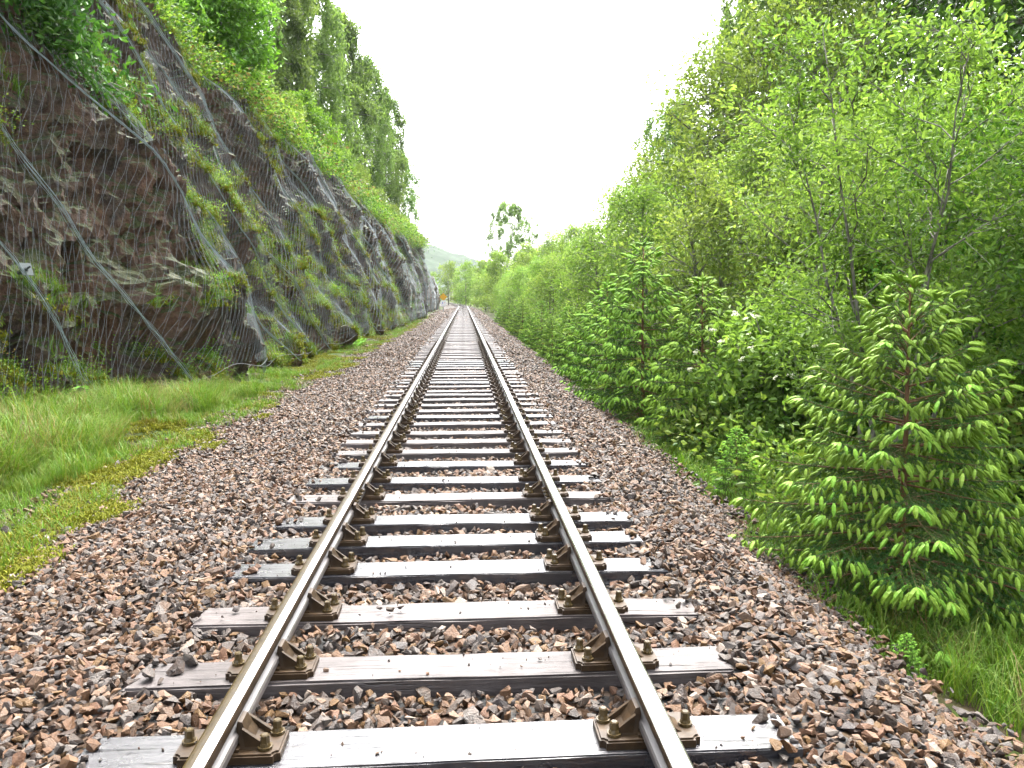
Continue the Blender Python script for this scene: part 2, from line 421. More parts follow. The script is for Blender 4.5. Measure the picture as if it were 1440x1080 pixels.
dx, dz = xc_ - xb, zc - zb; LEN = np.hypot(dx, dz)
NX, NZ = dz / LEN, -dx / LEN
S, YY = np.meshgrid(rs, ry); Lm = S * LEN[:, None]
warp = fbm(YY * .25, Lm * .25, 40, 3) * 2.2
SK = np.interp(YY, [14, 17, 30, 50, 85, 110], [.4, .6, 1.2, 1.5, 1.5, .6]); YS = YY + SK * Lm
ribp = (YS + warp) / 4.2
rib = (ribp - np.floor(ribp)); rib = np.where(rib < .82, rib / .82, (1 - rib) / .18) - .5
D = .55 * rib + .55 * vor_blocks((YS + warp * .5) / 2.1, (Lm - .12 * YY + warp * .3) / 3.4, 51, .8) + .32 * vor_blocks((YS + warp) / .9, (Lm - .2 * YY) / 1.5, 61, .9) \
    + .05 * vor_blocks((YS + .3 * Lm) / .17, (Lm - .3 * YY) / .22, 75, 1.0) + .17 * vor_blocks(YS / .42, (Lm - .2 * YY) / .5, 71, .9) + .38 * fbm(YY * .45, Lm * .35, 80, 4) + .13 * fbm(YY * 3, Lm * 3, 90, 4)
D *= np.interp(ry, [0, 40, 90, 110, 200], [1, 1, .85, .6, .6])[:, None]
# the boulder that juts out low down, and the overhang beside it
bld = np.exp(-(((YY - 17.5) / 1.3) ** 2 + ((Lm - 1.9) / .75) ** 2) ** 2)
D += .55 * bld - .4 * np.exp(-((YY - 14.4) / 1.5) ** 2 - ((Lm - 1.0) / .5) ** 2)
cave = np.exp(-((YY - 37 + (Lm - 5) * .5) / .55) ** 2 - ((Lm - 5.2) / 1.3) ** 2); D -= .9 * cave
fade = smooth(-.07, .06, S) * .8 + .2
D *= fade
bulge = .35 * np.sin(np.clip(S, 0, 1) * math.pi)
PX = xb[:, None] + dx[:, None] * S + NX[:, None] * (D + bulge)
PZ = zb[:, None] + dz[:, None] * S + NZ[:, None] * (D + bulge)
PY = YY + .10 * vor_blocks(YY / .9, Lm / .9, 33, .6) * fade * np.interp(ry, [0, 40, 60], [1, 1, .4])[:, None]
mb = MB(); mb.add(np.stack([PX, PY, PZ], -1).reshape(-1, 3), grid_faces(len(ry), NS)[:, ::-1])
rock = mb.build('rock_face', M['rock'], kind='structure', label='blocky brown and grey rock cutting with moss along the left of the track', cat='rock face')

# smooth hanging surface for the net: local maximum of the rock, blurred
def boxblur(A, k, ax):
    pad = [(0, 0), (0, 0)]; pad[ax] = (k, k); B = np.cumsum(np.pad(A, pad, mode='edge'), axis=ax)
    sl = lambda a, b: tuple(slice(a, b) if i == ax else slice(None) for i in range(2))
    n_ = A.shape[ax]
    B = np.concatenate([np.zeros_like(np.take(B, [0], ax)), B], ax)
    return (B[sl(2 * k + 1, 2 * k + 1 + n_)] - B[sl(0, n_)]) / (2 * k + 1)
nyr = np.arange(11.0, 142, .2); nsr = np.linspace(-.07, 1.0, 56)
def bil(A, yq, sq):
    fi = np.interp(yq, ry, np.arange(len(ry))); fj = np.clip((sq - rs[0]) / (rs[-1] - rs[0]) * (NS - 1), 0, NS - 1.001)
    i = np.clip(fi.astype(int), 0, len(ry) - 2); j = fj.astype(int); a, b = fi - i, fj - j
    return A[i, j] * (1 - a) * (1 - b) + A[i + 1, j] * a * (1 - b) + A[i, j + 1] * (1 - a) * b + A[i + 1, j + 1] * a * b
DB = D + bulge
q_y, q_s = np.meshgrid(nyr, nsr, indexing='ij'); DN = bil(DB, q_y, q_s)
mx = DN.copy()
for a in range(-4, 5):
    for b in range(-3, 4):
        mx = np.maximum(mx, np.roll(np.roll(DN, a, 0), b, 1))
DN = boxblur(boxblur(.75 * mx + .25 * DN, 2, 0), 2, 1)
def net_point(y, s, off=.04):
    y = np.asarray(y, float); s = np.asarray(s, float)
    fi = np.clip((y - nyr[0]) / .2, 0, len(nyr) - 1.001); fj = np.clip((s - nsr[0]) / (nsr[1] - nsr[0]), 0, len(nsr) - 1.001)
    i, j = fi.astype(int), fj.astype(int); a, b = fi - i, fj - j
    d = DN[i, j] * (1 - a) * (1 - b) + DN[i + 1, j] * a * (1 - b) + DN[i, j + 1] * (1 - a) * b + DN[i + 1, j + 1] * a * b
    d = np.maximum(d, bil(DB, y, s)) + off
    xb_, xc2, zc2 = np.interp(y, RY, RXB), np.interp(y, RYC, RXC), np.interp(y, RYC, RZC)
    ddx, ddz = xc2 - xb_, zc2 + .38; L = np.hypot(ddx, ddz)
    return np.stack([xb_ + ddx * s + ddz / L * d, y, -.38 + ddz * s - ddx / L * d], -1), L
def rock_point(y, s):
    return np.array([float(bil(PX, np.array([y]), np.array([s]))[0]), float(bil(PY, np.array([y]), np.array([s]))[0]), float(bil(PZ, np.array([y]), np.array([s]))[0])])

# ground above the crest
ty = np.unique(np.concatenate([np.arange(6, 60, .5), np.arange(60, 200, 1.0)])); tt = np.concatenate([[-.25, 0], np.linspace(.3, 8, 24), np.linspace(9, 60, 20)])
CXt, CZt = np.interp(ty, RYC, RXC), np.interp(ty, RYC, RZC)
rise = .85 * np.clip(tt, -.3, 2.6) + .28 * np.clip(tt - 2.6, 0, 12) + .02 * np.clip(tt - 14, 0, 60)
def top_z(x, y):
    t = np.interp(y, RYC, RXC) - x
    return np.interp(y, RYC, RZC) + .85 * np.clip(t, -.3, 2.6) + .28 * np.clip(t - 2.6, 0, 12) + .02 * np.clip(t - 14, 0, 60) + fbm(x * .6, y * .6, 8, 4) * .5 - .1
TX = CXt[:, None] - tt[None]; TY = np.broadcast_to(ty[:, None], TX.shape)
TZ = top_z(TX, TY); TZ[:, 0] -= .5
mb = MB(); mb.add(np.stack([TX, TY, TZ], -1).reshape(-1, 3), grid_faces(len(ty), len(tt))[:, ::-1])
mb.build('hillside', M['ground'], smooth_=True, kind='structure', label='overgrown hillside above the crest of the rock cutting', cat='hillside')

# rock showing through the trees on the right bank
ry2 = np.arange(7, 34, .25); rs2 = np.linspace(0, 1, 40)
S2, Y2 = np.meshgrid(rs2, ry2); L2 = S2 * 6
D2 = .9 * vor_blocks((Y2 + .4 * L2) / 2.0, L2 / 2.2, 151, .9) + .4 * vor_blocks(Y2 / .8, (L2 + .3 * Y2) / .9, 161, .9) + .3 * fbm(Y2, L2, 181, 4)
X0 = 9.0 + .05 * (Y2 - 10) + 1.2 * np.sin(Y2 * .3)
X2 = X0 + S2 * 2.2 - .93 * D2; Z2 = ground_z(X0, Y2) - .8 + S2 * 5.2 + .36 * D2
X2[:, -1] += 2.5; Z2[:, -1] -= .6
mb = MB(); mb.add(np.stack([X2, Y2, Z2], -1).reshape(-1, 3), grid_faces(len(ry2), 40))
mb.build('rock_outcrop', M['rock'], kind='structure', label='dark rock outcrop half hidden behind the trees on the right bank', cat='rock')

# far wooded hill
hx = np.linspace(-420, 260, 150); hy = np.linspace(430, 900, 70); HX, HY = np.meshgrid(hx, hy, indexing='ij')
ridge = np.interp(HX, [-420, -120, -20, 12, 60, 260], [95, 66, 47, 36, 26, 14])
HZ = ridge * np.sin(np.clip((HY - 430) / 330, 0, 1) * math.pi / 2) + fbm(HX * .05, HY * .05, 301, 3) * 5 + np.abs(fbm(HX * .4, HY * .4, 311, 3)) * 4 - 4
mb = MB(); mb.add(np.stack([HX, HY, HZ], -1).reshape(-1, 3), grid_faces(150, 70))
mb.build('hill', M['hill'], smooth_=True, kind='structure', label='pale misty wooded hill beyond the end of the track', cat='hill')

# ------------------------------------------------------------------ railway track
track = obj('railway_track', None, label='straight single railway track on wooden sleepers curving left far away', cat='railway track')
prof_r = [(.0, .145), (.014, .1448), (.025, .1435), (.033, .139), (.0355, .131), (.0345, .108), (.028, .101), (.0095, .093), (.0095, .052), (.03, .043), (.0355, .036), (.0355, .012), (.028, .003), (.012, 0)]
prof = prof_r + [(-x, z) for x, z in prof_r[:0:-1]]
prof = np.array(prof); NP = len(prof)
RAIL_Z = .045
path_y = np.unique(np.concatenate([np.linspace(-12, 140, 60), np.linspace(140, 320, 60)]))
JOINT_Y = 6.22
def rail_mesh(side, ys):
    tx = np.gradient(cx(ys), ys) if len(ys) > 2 else np.zeros(len(ys)); nlen = np.sqrt(1 + tx ** 2)
    ox, oy = 1 / nlen, -tx / nlen
    mb = MB()
    V = np.zeros((len(ys), NP, 3))
    off = side * .7525 + prof[None, :, 0]
    V[..., 0] = cx(ys)[:, None] + off * ox[:, None]; V[..., 1] = ys[:, None] + off * oy[:, None]; V[..., 2] = prof[None, :, 1] + RAIL_Z
    i = np.arange(len(ys) - 1)[:, None] * NP
    for j in range(NP):
        j2 = (j + 1) % NP
        F = np.stack([i[:, 0] + j, i[:, 0] + NP + j, i[:, 0] + NP + j2, i[:, 0] + j2], -1)[:, ::-1]
        xm = (prof[j, 0] + prof[j2, 0]) / 2; zm = (prof[j, 1] + prof[j2, 1]) / 2
        mat = 0
        if zm > .139: mat = 1 if (side > 0 or xm > -.004) else 2
        elif zm > .12: mat = 2 if side * xm > 0 else 0
        elif zm < .05 and xm * side < 0: mat = 3
        mb.add(V.reshape(-1, 3) if j == 0 else np.zeros((0, 3)), F + (0 if j == 0 else -mb.n), .5, mat)
    mb.f.append((np.arange(NP)[None, :], 0)); mb.f.append((np.arange(NP)[None, ::-1] + (len(ys) - 1) * NP, 0))
    return mb
for side in (-1, 1):
    near = np.concatenate([[-12, 0], [JOINT_Y - .004]]); far = np.concatenate([[JOINT_Y + .004], np.linspace(7, 140, 50), np.linspace(143, 320, 60)])
    for ys in (near, far):
        o = rail_mesh(side, ys).build('rail', [M['rust'], M['steel'], M['rust_head'], M['foot']], track)
    # fishplate with four bolts on each face of the joint
    for s2 in (-1, 1):
        mb = MB(); xw = side * .7525 + s2 * .018
        mb.box((xw, JOINT_Y, RAIL_Z + .072), (.016, .46, .04))
        mb.box((xw + s2 * .010, JOINT_Y, RAIL_Z + .055), (.006, .46, .016))
        mb.build('fishplate', M['rust'], track)
        for k in range(4):
            mb = MB(); y0 = JOINT_Y - .17 + k * .113
            mb.tube([(xw + s2 * .006, y0, RAIL_Z + .074), (xw + s2 * .026, y0, RAIL_Z + .074)], .014, 6)
            mb.tube([(xw + s2 * .024, y0, RAIL_Z + .074), (xw + s2 * .038, y0, RAIL_Z + .074)], .008, 6)
            mb.build('fishplate_bolt', M['bolt'], track)

# sleeper, chair, key and bolt meshes (shared between the repeats)
def bev_box(sx, sy, sz, bev, jit, seed, seg=14):
    bm = bmesh.new(); bmesh.ops.create_cube(bm, size=1)
    for v_ in bm.verts: v_.co = Vector((v_.co.x * sx, v_.co.y * sy, v_.co.z * sz))
    ed = [e for e in bm.edges if abs(e.verts[0].co.x - e.verts[1].co.x) > .1]
    if seg: bmesh.ops.subdivide_edges(bm, edges=ed, cuts=seg, use_grid_fill=True)
    if bev:
        be = [e for e in bm.edges if len(e.link_faces) == 2 and e.calc_face_angle(0) > .6]
        bmesh.ops.bevel(bm, geom=be, offset=bev, segments=2, affect='EDGES')
    r = np.random.default_rng(seed)
    ph = r.uniform(0, 6, 4)
    for v_ in bm.verts:
        v_.co.y += jit * math.sin(v_.co.x * 2.1 + ph[0]) + jit * .4 * r.normal()
        v_.co.z += jit * .6 * math.sin(v_.co.x * 3.3 + ph[1]) + jit * .25 * r.normal()
        if abs(v_.co.x) > sx * .49: v_.co.x += jit * 1.5 * r.normal()
    me = bpy.data.meshes.new('sleeper'); bm.to_mesh(me); bm.free()
    return me
def with_mat(me, m_):
    me.materials.append(m_); return me
SL_OLD = [with_mat(bev_box(2.6, .25, .15, .010, .005, 10 + k), M['sleeper_old']) for k in range(4)]
SL_NEW = [with_mat(bev_box(2.6, .255, .15, .006, .0025, 30 + k), M['sleeper_new']) for k in range(3)]
SL_OLD_LOW = with_mat(bev_box(2.6, .25, .15, 0, .004, 5, 3), M['sleeper_old']); SL_NEW_LOW = with_mat(bev_box(2.6, .255, .15, 0, .002, 6, 3), M['sleeper_new'])

def jaw(mb, s, tall, half, spread, ztop):
    """curved cast jaw: rises from the plate towards the rail web (s = side of the rail)"""
    prof_j = [(.135 if not tall else .125, .035), (.110, .042), (.085, .060), (.062, .090), (.046, ztop), (.030, ztop + .004), (.026, ztop - .02), (.040, .05), (.040, .035)]
    pj = np.array(prof_j); k = len(pj)
    V = []
    for q, yy in enumerate((-half, half)):
        wv = np.interp(pj[:, 1], [.035, ztop], [1.0, spread])
        V.append(np.stack([s * pj[:, 0], yy * wv, pj[:, 1]], -1))
    V = np.concatenate(V)
    i = np.arange(k); F = np.stack([i, (i + 1) % k, (i + 1) % k + k, i + k], -1)
    mb.add(V, [F, np.array([list(range(k))[::-1]]), np.array([list(range(k, 2 * k))])])
def chair_mesh(side, low=False, bolts=False):
    """side +1: outer side is +x"""
    bm = bmesh.new(); bmesh.ops.create_cube(bm, size=1)
    for v_ in bm.verts:
        v_.co = Vector((v_.co.x * .37, v_.co.y * .2 , (v_.co.z + .5) * .034 + .001))
    if not low:
        bmesh.ops.bevel(bm, geom=[e for e in bm.edges if abs(e.verts[0].co.z - e.verts[1].co.z) > .01], offset=.022, segments=3, affect='EDGES')
        bmesh.ops.bevel(bm, geom=[e for e in bm.edges if min(e.verts[0].co.z, e.verts[1].co.z) > .03], offset=.007, segments=2, affect='EDGES')
    tmp = bpy.data.meshes.new('t'); bm.to_mesh(tmp); bm.free()
    mb = MB(); vs = np.array([v_.co for v_ in tmp.vertices])
    for p in tmp.polygons: mb.f.append((np.array([list(p.vertices)]), 0))
    mb.v.append(vs); mb.t.append(np.full(len(vs), .5)); mb.n += len(vs)
    mb.box((0, 0, .040), (.085, .16, .012))
    jaw(mb, -side, False, .062, .62, .125)
    jaw(mb, side, True, .05, .8, .150)
    if not low:
        for yy in (-.052, .052):     # ribs on the inner jaw
            mb.add(np.array([[-side * .15, yy - .008, .034], [-side * .15, yy + .008, .034], [-side * .05, yy + .007, .11], [-side * .05, yy - .007, .11], [-side * .06, yy - .008, .034], [-side * .06, yy + .008, .034]]),
                   [np.array([[0, 1, 2, 3], [3, 2, 5, 4]]), np.array([[0, 3, 4], [1, 5, 2]])])
    if bolts:
        for bx2, by2 in bolt_spots(side): bolt_into(mb, bx2, by2, 6)
    return mb.mesh('rail_chair', [M['rust']])
def bolt_spots(side): return [(-side * .150, .048), (-side * .128, -.055), (side * .150, .0)]
def bolt_into(mb, x, y, sides=12):
    mb.tube([(x, y, .034), (x, y, .046)], .027, sides)
    mb.tube([(x, y, .046), (x, y, .058)], [.021, .017], sides)
    a = .3
    c = np.array([[math.cos(a + k * math.pi / 3), math.sin(a + k * math.pi / 3), 0] for k in range(6)])
    lo = c * .0175 + (x, y, .058); hi = c * .0165 + (x, y, .084); tp = c * .012 + (x, y, .088)
    i = np.arange(6); F = np.concatenate([np.stack([i, (i + 1) % 6, (i + 1) % 6 + 6, i + 6], -1), np.stack([i + 6, (i + 1) % 6 + 6, (i + 1) % 6 + 12, i + 12], -1)])
    mb.add(np.concatenate([lo, hi, tp]), [F, np.array([[12, 13, 14, 15, 16, 17]])])
mbb = MB(); bolt_into(mbb, 0, 0); BOLT = mbb.mesh('bolt', [M['bolt']])
CH = {s: chair_mesh(s) for s in (-1, 1)}; CH_MID = {s: chair_mesh(s, True, True) for s in (-1, 1)}; CH_LOW = {s: chair_mesh(s, True) for s in (-1, 1)}
def key_mesh(side):
    mb = MB(); ys = np.linspace(-.075, .11, 7)
    for t_ in (0, 1):
        xx = side * (.022 + .020 * t_) + side * .004 * np.sin(ys * 30)
        V = []
        for k, yy in enumerate(ys):
            for dx_, z_ in ((-.003, .055), (.003, .055), (.003, .118), (-.003, .118)): V.append((xx[k] + dx_, yy, z_ + RAIL_Z - .01))
        V = np.array(V); i = np.arange(6)[:, None] * 4; j = np.arange(4)[None]; j2 = (j + 1) % 4
        F = np.stack([i + j, i + j2, i + 4 + j2, i + 4 + j], -1).reshape(-1, 4)
        mb.add(V, [F, np.array([[3, 2, 1, 0], [24, 25, 26, 27]])])
    mb.box((side * .032, -.072, .12), (.026, .006, .06))
    return mb.mesh('key', [M['rust']])
KEY = {s: key_mesh(s) for s in (-1, 1)}

SY = [.22, .88, 1.53, 2.19, 2.88, 3.52, 4.21, 4.86, 5.43, 5.96, 6.66, 7.28, 8.0, 8.68]
STYPE = 'ONONNOONNNONNO'
while SY[-1] < 250 and len(SY) < 300: SY.append(SY[-1] + .66 + float(U(-.035, .035)))
srng = np.random.default_rng(5)
dark_far = {17, 24, 31}
for k, y in enumerate(SY):
    new = STYPE[k] == 'N' if k < len(STYPE) else (k in dark_far or srng.random() < .06)
    near = y < 14
    me = (SL_NEW if new else SL_OLD)[k % (3 if new else 4)] if near or y < 30 else (SL_NEW_LOW if new else SL_OLD_LOW)
    head = -float((y - 140) / 900) if y > 140 else 0
    so = obj('sleeper', me, track, loc=(float(cx(y)) + srng.normal() * .02, y, -.075 - (0.0 if new else abs(srng.normal()) * .008)), rot=(0, srng.normal() * .002, -head * -1 + srng.normal() * .008))
    if y > 110: continue
    for s in (-1, 1):
        lx = s * .7525 - (so.location.x - float(cx(y)))
        if y < 12.5:
            obj('rail_chair', CH[s], so, loc=(lx, 0, .075))
            obj('key', KEY[s], so, loc=(lx, .01, .075))
            for bx2, by2 in bolt_spots(s): obj('bolt', BOLT, so, loc=(lx + bx2, by2, .075), rot=(0, 0, float(srng.uniform(0, 3))))
        else:
            obj('rail_chair', CH_MID[s] if y < 30 else CH_LOW[s], so, loc=(lx, 0, .075))

# ------------------------------------------------------------------ scattering through geometry nodes (uncountable stuff only)
def source_collection(name, meshes):
    c = bpy.data.collections.new(name)
    for k, me in enumerate(meshes):
        o = bpy.data.objects.new('%s_%02d' % (name, k), me); c.objects.link(o)
    return c
def scatter(name, P, rot, scale, idx, coll, label, cat, parent=None):
    me = bpy.data.meshes.new(name); n_ = len(P)
    me.vertices.add(n_); me.vertices.foreach_set('co', np.asarray(P, np.float32).ravel())
    a = me.attributes.new('rot', 'FLOAT_VECTOR', 'POINT'); a.data.foreach_set('vector', np.asarray(rot, np.float32).ravel())
    a = me.attributes.new('sc', 'FLOAT_VECTOR', 'POINT'); a.data.foreach_set('vector', np.asarray(scale, np.float32).ravel())
    a = me.attributes.new('idx', 'INT', 'POINT'); a.data.foreach_set('value', np.asarray(idx, np.int32))
    me.update()
    o = obj(name, me, parent, label=label if parent is None else None, cat=cat if parent is None else None, kind='stuff')
    g = bpy.data.node_groups.new(name + '_scatter', 'GeometryNodeTree')
    g.interface.new_socket('Geometry', in_out='INPUT', socket_type='NodeSocketGeometry'); g.interface.new_socket('Geometry', in_out='OUTPUT', socket_type='NodeSocketGeometry')
    gi = g.nodes.new('NodeGroupInput'); go = g.nodes.new('NodeGroupOutput')
    ip = g.nodes.new('GeometryNodeInstanceOnPoints'); ci = g.nodes.new('GeometryNodeCollectionInfo')
    ci.inputs['Collection'].default_value = coll; ci.inputs['Separate Children'].default_value = True; ci.inputs['Reset Children'].default_value = True
    def na(nm, t):
        x = g.nodes.new('GeometryNodeInputNamedAttribute'); x.data_type = t; x.inputs['Name'].default_value = nm; return x.outputs['Attribute']
    L = g.links.new
    L(gi.outputs[0], ip.inputs['Points']); L(ci.outputs[0], ip.inputs['Instance']); ip.inputs['Pick Instance'].default_value = True
    L(na('idx', 'INT'), ip.inputs['Instance Index']); L(na('rot', 'FLOAT_VECTOR'), ip.inputs['Rotation']); L(na('sc', 'FLOAT_VECTOR'), ip.inputs['Scale'])
    L(ip.outputs[0], go.inputs[0])
    md = o.modifiers.new('scatter', 'NODES'); md.node_group = g
    return o

# ballast stones
def stone_mesh(seed):
    r = np.random.default_rng(seed); bm = bmesh.new()
    fl = r.uniform(.35, .75); el = r.uniform(.5, .9)
    for k in range(11):
        d = nrm(r.normal(size=3)); bm.verts.new(Vector(d * np.array([1, el, fl]) * r.uniform(.8, 1.05)))
    bmesh.ops.convex_hull(bm, input=bm.verts)
    for v_ in [v_ for v_ in bm.verts if not v_.link_faces]: bm.verts.remove(v_)
    me = bpy.data.meshes.new('ballast_stone'); bm.to_mesh(me); bm.free(); me.materials.append(M['stone']); return me
STONES = [stone_mesh(200 + k) for k in range(12)]
sy_arr = np.array(SY)
def stones_zone(y0, y1, sp, smin, smax):
    ny, nx = int((y1 - y0) / sp), int(7.0 / sp)
    x, y = np.meshgrid(-4.1 + (np.arange(nx) + .5) * sp, y0 + (np.arange(ny) + .5) * sp); x = x.ravel() + rng.normal(0, sp * .4, x.size); y = y.ravel() + rng.normal(0, sp * .4, y.size)
    size = U(smin, smax, x.size) * (.8 + .5 * (rng.random(x.size) ** 4) * 1.3)
    # thin out irregularly towards both edges
    keep = (x > left_edge(y) - 1.3 * rng.random(x.size) ** 4 + .25 * vnoise(x * 1.2, y * 1.2, 4)) & (x < right_edge(y) + .32 - .3 * rng.random(x.size) + .3 * vnoise(x * 1.5, y * 1.5, 6))
    dy = np.min(np.abs(y[:, None] - sy_arr[None, (sy_arr > y0 - 2) & (sy_arr < y1 + 2)]), 1)
    keep &= ~((np.abs(x) < 1.29 + .3 * size - .22 * rng.random(x.size) ** 5) & (dy < .127 + .45 * size))
    x, y, size = x[keep], y[keep], size[keep]
    z = bed_z(x, y) + U(-.6, .35, len(x)) * size * .55 - .006
    dy = dy[keep]; z = np.where((np.abs(x) < 1.3) & (dy < .125), np.maximum(z, .35 * size), z)
    return x, y, z, size
zones = [stones_zone(.4, 2.2, .05, .022, .036), stones_zone(2.2, 9, .038, .020, .047), stones_zone(9, 20, .048, .022, .045), stones_zone(20, 60, .085, .030, .05), stones_zone(60, 138, .17, .06, .10)]
X, Y, Z, SZ = [np.concatenate(a) for a in zip(*zones)]
nst = len(X)
rot = np.stack([rng.normal(0, .5, nst), rng.normal(0, .5, nst), U(0, 6.28, nst)], -1)
sca = np.stack([SZ * U(.85, 1.25, nst), SZ * U(.8, 1.1, nst), SZ * U(.75, 1.1, nst)], -1)
idx = rng.integers(0, 12, nst)
big = (Y > 2.45) & (Y < 4.2) & (np.abs(X - .25) < 1.9) & (Z > bed_z(X, Y) - .01)
score = np.where(big, SZ / Y, 0); pick = np.argsort(-score)[:300]
# a few loose stones lying on the sleepers
loose = [(-.30, 4.17, .012, .034), (-.25, 4.21, .012, .030), (-.36, 4.2, .008, .02), (-.52, 3.49, .008, .022), (-1.28, 3.53, .006, .02), (-.10, 7.25, .012, .03), (.02, 5.36, .006, .016), (.42, 3.55, .006, .014), (-.2, 3.47, .004, .01), (.9, 4.88, .006, .016)]
for k in pick:
    obj('ballast_stone', STONES[idx[k]], bed, loc=(X[k], Y[k], Z[k]), rot=tuple(rot[k]), scale=tuple(sca[k]))
for x, y, z, s in loose:
    obj('ballast_stone', STONES[int(rng.integers(0, 12))], bed, loc=(x, y, z), rot=(.2, .3, float(U(0, 6))), scale=(s, s * .9, s * .8))
gs = np.repeat(sy_arr[(sy_arr > 2) & (sy_arr < 9.5)], 30); ng = len(gs)
gP = np.stack([U(-1.25, 1.25, ng), gs + U(-.11, .11, ng), np.full(ng, .003)], -1); gS = .004 + .010 * rng.random(ng) ** 3
scatter('grit', gP, U(0, 6, (ng, 3)), np.repeat(gS[:, None], 3, 1), rng.integers(0, 12, ng), source_collection('grit_source', STONES), None, None, bed)
msk = np.ones(nst, bool); msk[pick] = False
scatter('ballast', np.stack([X, Y, Z], -1)[msk], rot[msk], sca[msk], idx[msk], source_collection('stone_source', STONES), None, None, bed)

# ------------------------------------------------------------------ wire net draped over the rock
net = obj('wire_netting', None, label='galvanised rockfall netting draped over the left rock face', cat='netting')
SEAMS = [13.0, 15.2, 17.3, 20.5, 24.0, 27.5, 30.5, 34.0, 38.0, 43.0, 49.0, 55.0, 62.0, 70.0, 79.0, 88.0]
SEAMS2 = [113.5, 117, 121, 126, 132, 139]
nrg = np.random.default_rng(77)
def wires(mb, lines, r):
    """thin three-sided wires; lines: (m, k, 3)"""
    Lr = np.asarray(lines); m_, k, _ = Lr.shape
    tan = nrm(np.gradient(Lr, axis=1)); s = nrm(np.cross(tan, np.array([1.0, .2, .3]))); u = np.cross(s, tan)
    a = np.arange(3) * 2 * math.pi / 3
    V = Lr[:, :, None] + r * (np.cos(a)[None, None, :, None] * s[:, :, None] + np.sin(a)[None, None, :, None] * u[:, :, None])
    base = (np.arange(m_) * k * 3)[:, None, None] + (np.arange(k - 1) * 3)[None, :, None]; j = np.arange(3)[None, None]; j2 = (j + 1) % 3
    F = np.stack([base + j, base + j2, base + 3 + j2, base + 3 + j], -1).reshape(-1, 4)
    mb.add(V.reshape(-1, 3), F)
SKEW = .75
def panel(y0, y1, w, rows, r, slo=.03, shi=.97):
    cnt = max(3, int((y1 - y0) / w))
    i = np.arange(cnt)[:, None]; q = np.arange(rows * 2)[None]
    row = q // 2; s = slo + (shi - slo) * (row + (q % 2) * .45) / (rows - .55)
    sgn = np.where((i + row) % 2 == 0, .5, -.5)
    y_in = y0 + (i + .5) * w
    y = y_in + sgn * w * .62 + SKEW * (s - .45) * 5.5
    P, L = net_point(np.clip(y, 11.05, 141.5), s + 0 * y)
    P = P + nrg.normal(0, .006, P.shape)
    mb = MB(); wires(mb, P, r); return mb
for S_ in (SEAMS, SEAMS2):
    for a, b in zip(S_[:-1], S_[1:]):
        d = (a + b) / 2
        w, rows, r = (.082, 22, .0023) if d < 26 else (.12, 16, .0038) if d < 45 else (.24, 12, .007) if d < 100 else (.4, 9, .011)
        panel(a, b, w, rows, r).build('net_panel', M['wire'], net)
    for y0 in S_:
        mb = MB(); k = 46; s = np.linspace(.0, 1.0, k)
        wdt = .17 + .003 * y0
        nl = 9
        skw = float(np.interp(y0, [14, 17, 30, 50, 88, 112], [.4, .55, 1.25, 1.6, 1.8, .6]))
        Ls = np.interp(y0, RYC, RZC) + .4
        c = .10 * np.sin(s * 5 + y0) + .06 * np.sin(s * 13 + 2 * y0) - skw * s * Ls
        off = (nrg.normal(0, .4, nl))[:, None] * wdt * (.55 + .45 * np.sin(s * 6 + y0))[None] + nrg.normal(0, .012, (nl, k))
        P, _ = net_point(np.clip(y0 + c[None] + off, 11.05, 141.5), s[None] + 0 * off, .07)
        wires(mb, P + nrg.normal(0, .010, P.shape), .0018 + .0001 * y0)
        mb.build('net_seam', M['seam'], net)
yy = np.linspace(16.5, 60, 200); P, _ = net_point(yy, .015 + .015 * np.sin(yy * 1.3) ** 2, .07)
mb = MB(); mb.tube(P, .006, 5); mb.build('bottom_cable', M['cable'], net)

# rock anchor plate low on the left
ap, _ = net_point(np.array([14.25]), np.array([.205])); ap = ap[0]
anc = obj('anchor_plate', None, label='small square grey steel anchor plate bolted through the netting', cat='anchor plate', loc=tuple(ap + (.03, 0, 0)), rot=(0, R(-18), R(-25)))
mb = MB(); mb.box((0, 0, 0), (.018, .21, .21)); mb.box((-.1, 0, 0), (.2, .05, .05)); mb.build('plate', M['plate'], anc)
mb = MB(); mb.tube([(.0, 0, 0), (.16, -.03, .0)], .016, 8); mb.build('bolt', M['plate'], anc)
mb = MB(); mb.tube([(.009, 0, 0), (.04, -.006, 0)], .036, 6); mb.build('nut', M['plate'], anc)

# dead wood at the foot of the rock
mb = MB(); t_ = np.linspace(0, 1, 9); p = np.stack([-9.0 + 2.0 * t_, 13.6 + .35 * t_, ground_z(-9.0 + 2.0 * t_, 13.6 + .35 * t_) + .12 + .06 * np.sin(t_ * 6)], -1)
mb.tube(p, .075 - .02 * t_ + .01 * np.sin(t_ * 20), 9); mb.build('fallen_log', M['log'], smooth_=True, label='grey fallen log lying in grass at the far left below the net', cat='log')

